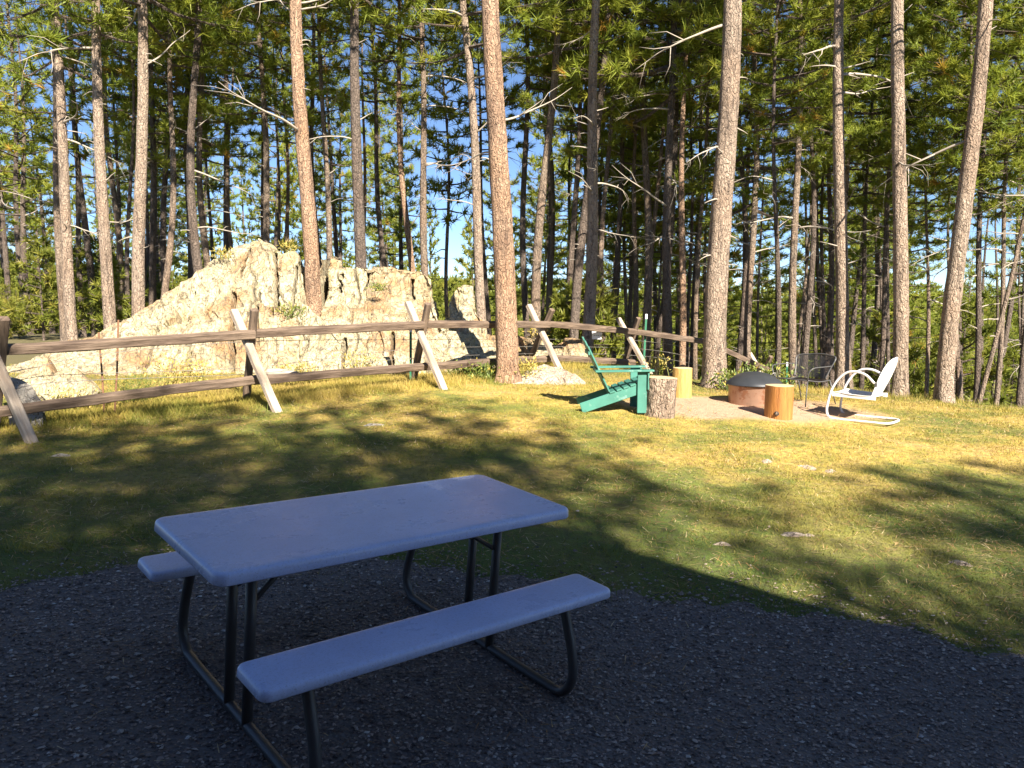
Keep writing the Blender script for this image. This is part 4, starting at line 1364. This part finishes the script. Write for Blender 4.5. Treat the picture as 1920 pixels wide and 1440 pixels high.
pine(904, 600, 866, 0, 20, 18.0, 0, 'pine leaning left just left of the thick reddish pine', hero=True, crown_h=6.6, dead=8)
pine(135, 640, 106, 60, 22, 17.5, 0, 'sunlit pine beyond the left end of the fence, second trunk from the left', hero=True, crown_h=6.0, dead=10)
pine(206, 610, 184, 60, 24, 17.0, 0, 'pale pine with a forked dead branch left of the rock dome', hero=True, crown_h=6.6, dead=11)
pine(261, 578, 266, 40, 26, 16.5, 0, 'pale thick pine standing where the rock dome begins to rise', hero=True, crown_h=6.8, dead=10)
# second row
G2 = 'pines of the second row'
ORD = ('first', 'second', 'third', 'fourth', 'fifth', 'sixth', 'seventh', 'eighth', 'ninth', 'tenth', 'eleventh')
_cnt = {}
def nth(row, phrase):
    k = _cnt.get(phrase, 0); _cnt[phrase] = k + 1
    return ORD[k] + ' ' + phrase
pine(56, 625, 45, 330, 13, 26, 2, 'thin pine with low branches nearest the photo left edge', crown_h=3.4, H=11)
for row in [(178, 612, 152, 300, 15, 24, 2), (218, 600, 207, 60, 10, 26, 2), (287, 560, 282, 60, 15, 23, 2), (301, 552, 318, 0, 14, 20.5, 0), (317, 545, 312, 100, 13, 25, 2),
            (350, 520, 352, 200, 12, 27, 2), (364, 505, 357, 200, 16, 24, 2)]:
    pine(*row, label=nth(row, 'slim pine from the left behind the left slope of the rock dome'), group='slim pines left of the dome')
pine(381, 490, 370, 0, 19, 18.5, 2, 'dark pine touching the left shoulder of the rock dome', crown_h=7.2)
for row in [(395, 480, 386, 250, 15, 23, 0), (441, 462, 436, 100, 10, 27, 0), (501, 468, 492, 200, 15, 22, 0), (537, 490, 533, 100, 10, 28, 0), (600, 500, 588, 100, 12, 25, 2),
            (728, 505, 700, 100, 12, 24, 2)]:
    pine(*row, label=nth(row, 'slim pine from the left rising behind the rock outcrop'), group='slim pines behind the outcrop')
pine(611, 480, 598, 60, 14, 20, 0, 'pale slender pine just right of the pine growing on the rock', crown_h=6.2)
pine(774, 508, 750, 50, 14, 21, 1, 'reddish slender pine leaning left above the flat-topped rock wall', crown_h=6.4)
pine(801, 520, 790, 80, 16, 19.5, 0, 'dappled pine at the right end of the flat-topped rock wall', crown_h=7.4)
for row in [(843, 560, 838, 300, 9, 27, 0), (918, 600, 905, 300, 10, 24, 2), (990, 610, 990, 200, 14, 22, 2), (1063, 690, 1080, 300, 14, 20, 2),
            (1126, 690, 1130, 300, 10, 24, 2), (1140, 690, 1158, 450, 8, 27, 2), (1152, 690, 1160, 400, 13, 22, 2), (1166, 690, 1176, 400, 9, 26, 0), (1180, 690, 1188, 300, 11, 25, 2), (1192, 680, 1196, 300, 9, 29, 0),
            (1293, 690, 1294, 300, 9, 22, 2)]:
    pine(*row, label=nth(row, 'slim pine from the left in the cluster behind the middle of the fence'), group='slim pines behind the fence middle')
pine(1008, 620, 1038, 130, 20, 18.5, 0, 'brown pine leaning right behind the third crossed post', crown_h=7.0)
pine(1073, 690, 1098, 440, 20, 18.6, 2, 'dark pine leaning right beside the pale straight pine', crown_h=6.4)
pine(1206, 690, 1206, 200, 18, 20, 0, 'half-lit pine behind the fourth crossed post', crown_h=6.8)
pine(1222, 690, 1252, 370, 7, 24, 2, 'thin dark leaning pine, left of two leaning together', crown_h=5.0, H=11)
pine(1238, 690, 1259, 385, 7, 24.5, 0, 'thin lit leaning pine, right of two leaning together', crown_h=5.0, H=11)
pine(1254, 705, 1262, 200, 19, 18.0, 2, 'dark pine directly behind the yellow stump, left one', crown_h=6.4)
pine(1277, 700, 1287, 100, 15, 18.2, 1, 'brown pine directly behind the yellow stump, right one', crown_h=6.8)
pine(1380, 680, 1386, 150, 14, 20, 2, 'dark pine half hidden by the thick sunlit pine with stubs', crown_h=6.0)
pine(1404, 705, 1412, 100, 16, 18.5, 0, 'slender pine rising above the dome of the fire pit', crown_h=4.6)
pine(1456, 725, 1457, 300, 11, 16, 2, 'thin dark pine right of the fire pit lid', crown_h=5.2, H=12)
pine(1490, 700, 1498, 180, 17, 17, 0, 'pale pine, front one of a close pair behind the orange stump', crown_h=6.0)
pine(1508, 700, 1508, 180, 14, 18.2, 2, 'dark pine, rear one of a close pair behind the orange stump', crown_h=6.0)
for row in [(1421, 705, 1430, 400, 7, 24, 0), (1541, 690, 1546, 350, 10, 21, 2), (1612, 720, 1632, 250, 11, 20, 2), (1632, 725, 1652, 320, 8, 23, 2), (1646, 735, 1668, 400, 11, 18, 2), (1663, 735, 1668, 300, 9, 20, 2),
            (1786, 700, 1783, 200, 9, 22, 2)]:
    pine(*row, label=nth(row, 'slim pine from the left behind the fire pit and white chair'), group='slim pines behind the fire pit')
pine(1599, 710, 1600, 300, 14, 18, 0, 'pale pine close behind the pine at the mesh chair', crown_h=6.0)
pine(1733, 745, 1738, 280, 9, 17.5, 0, 'thin lone pine against open sky right of the white chair', crown_h=4.4, H=10, cs=.7)
pine(1808, 758, 1820, 280, 11, 16, 0, 'thin pale pine just right of the stout leaning pine', crown_h=5.5, H=13)
pine(1826, 758, 1848, 250, 13, 16.5, 2, 'dark thin pine right of the stout leaning pine', crown_h=5.2, H=13)
pine(1832, 760, 1905, 400, 10, 15.5, 0, 'thin lit pine leaning strongly right near the photo edge', crown_h=5.5, H=12)
pine(1864, 764, 1882, 500, 11, 16, 0, 'thin pine with twisted bare limbs nearest the photo right edge', crown_h=4.8, H=12, dead=12)
pine(1908, 764, 1922, 200, 12, 18, 2, 'pine cut by the photo right edge', crown_h=3.8, H=12)

rdx = random.Random(99)
for k in range(46):
    Y = rdx.uniform(19.5, 31)
    px = rdx.choice([rdx.uniform(960, 1330), rdx.uniform(1380, 1930), rdx.uniform(-20, 960), rdx.uniform(960, 1930)])
    if 795 < px < 905 or 1700 < px < 1765: continue
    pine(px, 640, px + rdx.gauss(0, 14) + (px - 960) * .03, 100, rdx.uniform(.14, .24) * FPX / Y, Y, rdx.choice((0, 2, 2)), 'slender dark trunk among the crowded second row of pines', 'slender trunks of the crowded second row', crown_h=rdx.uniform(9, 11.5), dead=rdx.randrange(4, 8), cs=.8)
# ---- filler pines between and behind: too small and alike to tell apart
far_trunk = [trunk_mesh(.13, lambda z, a=a: (.05 * math.sin(z * .7 + a), .05 * math.sin(z * .5 + a * 2)), 1.0 * h, 7, 14, a * 9, M['bark_grey_shade'], flare=.2) for a, h in ((1, 13), (2, 15), (3, 11))]
FT_H = (13, 15, 11)
FC_H = (7.5, 8.5, 6.5, 9.5)
MC_H = (8, 9, 7, 10)
def filler(x, y, rd, label, group, libc, hc, frac, sc=1.0):
    k = rd.randrange(3)
    z = G(x, y)
    e = empty('pine_tree', (x, y, z - .1), rz=rd.uniform(0, 6.28))
    e.rotation_euler = (rd.gauss(0, .02), rd.gauss(0, .025), rd.uniform(0, 6.28))
    s_ = rd.uniform(.85, 1.2) * sc
    attach('trunk', far_trunk[k], e, (0, 0, 0), scl=(s_, s_, s_))
    j = rd.randrange(4)
    H = FT_H[k] * s_
    c0 = H * frac * rd.uniform(.8, 1.2)
    attach('crown', libc[j], e, (0, 0, c0), (0, 0, rd.uniform(0, 6.28)), (s_ * rd.uniform(.85, 1.15), s_ * rd.uniform(.85, 1.15), (H + .3 - c0) / hc[j]))
    tag(e, label, 'pine tree', group)
rd = random.Random(21)
n = 0
spots = []
while n < 84:
    y = rd.uniform(26, 55)
    x = rd.uniform(-.74, .74) * y
    if any((x - a) ** 2 + (y - b) ** 2 < 2.2 for a, b in spots): continue
    # keep the sky gaps of the photo open
    pxx = 960 + FPX * x / y
    if 780 < pxx < 905 or 1690 < pxx < 1775 or (1860 < pxx < 1900 and y < 45): continue
    spots.append((x, y))
    filler(x, y, rd, 'one of the many thin pines standing in the depth of the wood', 'thin pines in the depth of the wood', MID, MC_H, .42 if pxx < 1300 else .44)
    n += 1
n = 0
while n < 88:
    y = 52 + 60 * rd.random() ** .8
    x = rd.uniform(-.72, .72) * y
    if any((x - a) ** 2 + (y - b) ** 2 < 5 for a, b in spots): continue
    spots.append((x, y))
    filler(x, y, rd, 'distant sunlit pine on the wooded slope beyond the trunks', 'distant pines on the wooded slope', FAR, FC_H, .22, .9)
    n += 1
# the wood on the far slope reads as one mass
small = crown_mesh('far', 900, 9, 2.2, 26, 4, 6, .8, .16, [M['needle_far']], twigs=False)
nv = len(small.vertices)
SV = np.zeros(nv * 3, np.float32); small.vertices.foreach_get('co', SV); SV = SV.reshape(-1, 3)
r_ = np.random.default_rng(5)
n = 1900
yy = 88 + 360 * r_.random(n) ** 1.1
xx = r_.uniform(-.78, .78, n) * yy
zz = Gv(xx, yy)
an = r_.uniform(0, 6.28, n); sc_ = r_.uniform(.8, 1.3, n) * (1 + (yy - 88) / 900)
ca, sa = np.cos(an)[:, None], np.sin(an)[:, None]
VX = (SV[None, :, 0] * ca - SV[None, :, 1] * sa) * sc_[:, None] + xx[:, None]
VY = (SV[None, :, 0] * sa + SV[None, :, 1] * ca) * sc_[:, None] + yy[:, None]
VZ = (SV[None, :, 2] + 1.0) * sc_[:, None] + zz[:, None]
V = np.stack([VX, VY, VZ], 2).reshape(-1, 3)
F = np.arange(len(V)).reshape(-1, 3)
tf = np.repeat(np.clip(r_.normal(.5, .2, n), 0, 1), nv // 3)
me = np_mesh('far_wood', V, F, [M['needle_far']], attr={'tuft': tf})
tag(link(bpy.data.objects.new('far_wood', me)), 'wooded hillside far beyond the pines', 'forest', kind='stuff')
bpy.data.meshes.remove(small)

# ------------------------------------------------------------------ low plants
def plant(name, loc, h, n, leaf, wid, seed, label, cat, mat, spread=.6, group=None, up=.8):
    r_ = np.random.default_rng(seed)
    b = np.stack([r_.normal(0, spread * h * .35, n), r_.normal(0, spread * h * .35, n), np.zeros(n)], 1)
    d = unit(np.stack([r_.normal(0, .5, n), r_.normal(0, .5, n), np.full(n, up)], 1))
    t_ = r_.random(n)[:, None] ** .7
    c = b + d * h * t_
    ld = unit(d + r_.normal(0, .7, (n, 3)))
    w = unit(np.cross(ld, r_.normal(0, 1, (n, 3)))) * wid
    L = leaf * r_.uniform(.6, 1.3, (n, 1))
    V = np.stack([c, c + ld * L * .5 + w, c + ld * L, c + ld * L * .5 - w], 1).reshape(-1, 3)
    # stems
    m_ = max(3, n // 10)
    sw = np.array([[.004, 0, 0]])
    S = np.stack([b[:m_] - sw, b[:m_] + sw, (c + sw * .4)[:m_], (c - sw * .4)[:m_]], 1).reshape(-1, 3)
    V = np.r_[V, S]
    F = np.arange(len(V)).reshape(-1, 4)
    me = np_mesh(name, V, F, [mat], attr={'tuft': np.r_[np.clip(r_.normal(.5, .25, n), 0, 1), np.zeros(m_)]})
    o = bpy.data.objects.new(name, me); o.location = loc
    link(o)
    tag(o, label, cat, group)
def on(px, py, Y):
    p_ = at(px, py, Y); p_.z = G(p_.x, Y) - .01
    return p_
plant('pine_seedling', on(252, 726, 10.4), .34, 900, .11, .003, 1, 'bushy green pine seedling behind the fence near the rusty stakes', 'seedling', M['leaf'], .9)
plant('leafy_weeds', on(885, 696, 13.0), .32, 520, .07, .014, 2, 'leafy green weeds at the lower rail left of the thick reddish pine', 'weed', M['leaf'], 1.6)  # weeds, built as loose leaves around a few stems
plant('leafy_weeds', on(920, 694, 13.1), .28, 380, .07, .013, 3, 'leafy green weeds close against the left side of the thick reddish pine', 'weed', M['leaf'], 1.2)
plant('golden_weeds', on(978, 705, 13.0), .42, 420, .07, .010, 4, 'golden weeds at the right foot of the thick reddish pine', 'weed', M['weed'], .5)
plant('golden_weeds', on(320, 724, 11.2), .55, 380, .06, .009, 5, 'tall golden weeds in front of the rock dome left of second crossed post', 'weed', M['weed'], .5)
plant('golden_weeds', on(365, 722, 11.4), .45, 320, .06, .009, 6, 'golden weeds in front of the dark cleft in the rock', 'weed', M['weed'], .6)
plant('golden_weeds', on(672, 712, 12.4), .48, 380, .06, .009, 7, 'golden weeds behind the fence left of the green steel post', 'weed', M['weed'], .6)
plant('golden_weeds', on(560, 718, 12.0), .32, 380, .06, .009, 8, 'golden weeds behind the fence right of the second crossed post', 'weed', M['weed'], 1.0)
plant('golden_weeds', on(1228, 690, 14.6), .40, 320, .06, .010, 9, 'golden weeds behind the bark-covered stump', 'weed', M['weed'], .8)
plant('golden_weeds', on(130, 770, 9.6), .30, 420, .09, .006, 10, 'tuft of pale grass under the fence near its left post', 'weed', M['weed'], 1.6)
plant('leafy_weeds', on(1368, 720, 12.6), .34, 420, .07, .013, 11, 'leafy weeds between the thick sunlit pine and fire pit', 'weed', M['leaf'], 1.2)
plant('leafy_weeds', on(1440, 712, 14.0), .5, 500, .08, .016, 12, 'leafy bush behind the fire pit lid', 'weed', M['leaf'], 1.4)
plant('rock_weeds', at(540, 475, 14.6), .22, 160, .10, .006, 13, 'tuft of golden grass on the right shoulder of the rock dome', 'weed', M['weed'], .8)
plant('rock_weeds', at(418, 487, 14.3), .22, 160, .08, .007, 14, 'tuft of golden weeds on the left edge of the rock dome top', 'weed', M['weed'], 1.0)
plant('rock_weeds', at(545, 600, 13.7), .28, 260, .08, .010, 15, 'leafy weeds in the crack at the foot of the pine on the rock', 'weed', M['leaf'], 1.0)
plant('rock_weeds', at(710, 546, 14.4), .14, 140, .07, .010, 16, 'small green tuft on the ledge of the flat-topped rock wall', 'weed', M['leaf'], 1.0)
plant('rock_weeds', at(1009, 643, 14.9), .3, 220, .08, .010, 17, 'golden weeds beside the third crossed post', 'weed', M['weed'], .4)

# rough grass and weeds along the fence line and crest: one mass
def rough(n, seed):
    r_ = np.random.default_rng(seed)
    fx = np.array([at(*p_, Y).x for p_, Y in (((0, 800), 8.6), ((480, 750), 10.3), ((800, 720), 12.1), ((1030, 690), 14.6), ((1190, 700), 16.0))])
    fy = np.array([8.6, 10.3, 12.1, 14.6, 16.0])
    t_ = r_.uniform(-.12, 1, n) * 4
    x = np.interp(t_, range(5), fx) + np.where(t_ < 0, t_ * 2.4, 0) + r_.normal(0, .1, n)
    y = np.interp(t_, range(5), fy) + np.where(t_ < 0, t_ * 1.7, 0) + r_.normal(.3, .5, n)
    m2 = n // 3
    x2 = r_.uniform(3.5, 10, m2); y2 = np.interp(x2, [3.5, 6, 10], [13.4, 12.6, 12.0]) + r_.normal(.2, .35, m2)
    x, y = np.r_[x, x2], np.r_[y, y2]
    h = .04 + .14 * r_.random(len(x)) ** 2.2 * (.5 + .5 * vnoise(np.c_[x * 2, y * 2, x * 0]) + .3)
    a = r_.uniform(0, 6.28, len(x)); la = r_.uniform(0, 6.28, len(x))
    B = np.stack([x, y, Gv(x, y) - .005], 1)
    W = np.stack([np.cos(a), np.sin(a), a * 0], 1) * .004
    T = B + np.stack([np.cos(la) * h * .5, np.sin(la) * h * .5, h], 1)
    return np.stack([B - W, B + W, T], 1).reshape(-1, 3), np.arange(len(x) * 3).reshape(-1, 3)
V, F = rough(60000, 31)
me = np_mesh('rough_grass', V, F, [M['blade']])
tag(link(bpy.data.objects.new('rough_grass', me)), 'longer rough grass along the foot of the fence', 'grass', kind='stuff')

# ------------------------------------------------------------------ unseen cabin and pines behind the viewer, placed and shaped to shade patio and lawn
cb = empty('shade_cabin', (3.05, -1.6, -.25))
tag(cb, 'unseen log cabin added behind the viewer, its gable shaped to shade the gravel patio', 'cabin')
CW, CD, RG = 3.3, 7.0, 5.7
SLP = .863
EV = RG - SLP * CW
def logs(x0, x1, top_):
    z = .14
    while z < top_:
        MB().tube([(x0, -.14, z), ((x0 + x1) / 2, -.14, z), (x1, -.14, z)], .14, 8).build('log', M['logwall'], cb, smooth=True)
        z += .27
logs(-CW, CW, EV)
MB().loft([[(-CW, -.15, EV), (0, -.15, RG - .1), (CW, -.15, EV)], [(-CW, -.3, EV), (0, -.3, RG - .1), (CW, -.3, EV)]]).build('gable', M['logwall'], cb)
MB().box((CW - .1, -CD / 2 - .3, EV / 2), (.2, CD, EV)).build('wall', M['logwall'], cb)
MB().box((-3, -CD - .2, EV / 2), (12, .2, EV)).build('wall', M['logwall'], cb)
for s_ in (-1, 1):
    xe = s_ * (CW + .5); ze = RG - SLP * (CW + .5)
    MB().loft([[(0, .35, RG), (xe, .35, ze), (xe, .35, ze + .15), (0, .35, RG + .18)],
               [(0, -CD - .6, RG), (xe, -CD - .6, ze), (xe, -CD - .6, ze + .15), (0, -CD - .6, RG + .18)]]).build('roof', M['shingle'], cb)
# lower wing to the left, added so its eave shades the left gravel
WL = -11.0
logs(WL, -CW - .1, 4.0)
MB().box((WL, -3.3, 2.05), (.2, 6, 4.1)).build('wall', M['logwall'], cb)
MB().loft([[(WL - .5, .62, 4.65), (WL - .5, .62, 4.8), (WL - .5, -3, 5.6), (WL - .5, -3, 5.45)], [(-CW + 2.1, .62, 4.65), (-CW + 2.1, .62, 4.8), (-CW + 2.1, -3, 5.6), (-CW + 2.1, -3, 5.45)]]).build('roof', M['shingle'], cb)
MB().loft([[(WL - .5, -3.02, 5.45), (WL - .5, -3.02, 5.6), (WL - .5, -6.8, 4.2), (WL - .5, -6.8, 4.05)], [(-CW + 2.1, -3.02, 5.45), (-CW + 2.1, -3.02, 5.6), (-CW + 2.1, -6.8, 4.2), (-CW + 2.1, -6.8, 4.05)]]).build('roof', M['shingle'], cb)
d_ = MB().box((-1.2, .03, 1.05), (.95, .06, 2.05)).build('door', M['rail'], cb)
MB().tube([(-.85, .07, 1.0), (-.85, .12, 1.0), (-.92, .12, 1.0)], .012, 6).build('handle', M['steel'], d_)
for x in (1.4, -5.5, -8.5):
    w_ = MB().box((x, .03, 1.6), (1.3, .08, 1.1)).build('window', M['leg_wood'], cb)
    MB().box((x, .08, 1.6), (1.1, .02, .92)).build('pane', M['glass'], w_)

SHC = [crown_mesh('crown', 500 + i, h, w, 46, 9, 26, .25, .014, [M['needle'], M['bark_grey_shade']]) for i, (h, w) in enumerate([(9, 2.1), (8, 2.0), (10, 2.3)])]
def shade_pine(x, y, H, ch, s_, k, label):
    e = empty('pine_tree', (x, y, G(x, y) - .1), rz=k * 1.3)
    attach('trunk', trunk_mesh(.2, lambda z: (.04 * math.sin(z + k), .04 * math.cos(z * .8 + k)), H, 12, 30, k * 5, M['bark_tan']), e, (0, 0, 0))
    hc = (9, 8, 10)[k % 3]
    attach('crown', SHC[k % 3], e, (0, 0, ch), (0, 0, k * 2.1), (s_, s_, (H - ch) / hc))
    tag(e, label, 'pine tree', 'unseen shade pines behind the viewer')
def shade_at(px, py, hmid, H, s_, k):
    """a pine whose crown, at height hmid, throws its shadow on the lawn seen at that pixel"""
    g_ = hit(px, py)
    c_ = g_ + SUN * ((hmid - g_.z) / SUN.z)
    ch = hmid - (H - hmid)
    shade_pine(c_.x, c_.y, H, ch, s_, k, 'tall unseen pine placed behind the viewer to shade the lawn')
SHADE = [(300, 845, 12, 14, 1.15, 0), (0, 850, 12, 14, 1.1, 1), (640, 785, 13, 15, 1.05, 2), (915, 842, 13, 14.6, 1.05, 3), (640, 885, 12, 13.6, 1.1, 4), (900, 985, 12, 14, 1.0, 5), (150, 970, 12, 14.4, 1.4, 0), (40, 915, 12, 14, 1.2, 4), (500, 980, 12, 14.2, 1.2, 2), (1895, 965, 13, 14.0, 1.3, 3), (1560, 1105, 9, 10, .6, 2), (1760, 1165, 9, 10, .6, 4)]  # last two small crowns added to break the roof's straight shade edge
for s_ in SHADE: shade_at(*s_)

# ------------------------------------------------------------------ young pines and brush under the tall trunks
rd = random.Random(77)
YP = [crown_mesh('crown', 700 + i, h, w, 30, 8, 18, .24, .022, [M['needle_far'], M['bark_grey_shade']]) for i, (h, w) in enumerate([(2.2, .85), (2.8, 1.0), (1.6, .8)])]
yt_ = trunk_mesh(.035, lambda z: (0, 0), 2.4, 6, 8, 3, M['bark_grey_shade'], flare=.2)
def young(px, Y, s_, label):
    x = (px - 960) / FPX * Y
    e = empty('young_pine', (x, Y, G(x, Y) - .05), rz=rd.uniform(0, 6.28))
    attach('trunk', yt_, e, (0, 0, 0), scl=(s_, s_, s_))
    attach('crown', YP[rd.randrange(3)], e, (0, 0, .25 * s_), scl=(s_, s_, s_))
    tag(e, label, 'young pine', 'young pines under the tall trunks')
for i in range(26):
    young(rd.uniform(-40, 330), rd.uniform(20, 38), rd.uniform(.6, 1.25), 'young bushy pine under the trunks left of the rock dome')
for i in range(34):
    young(rd.uniform(1050, 1940), rd.uniform(19, 36), rd.uniform(.8, 1.5), 'young bushy pine on the falling slope behind the fire pit')
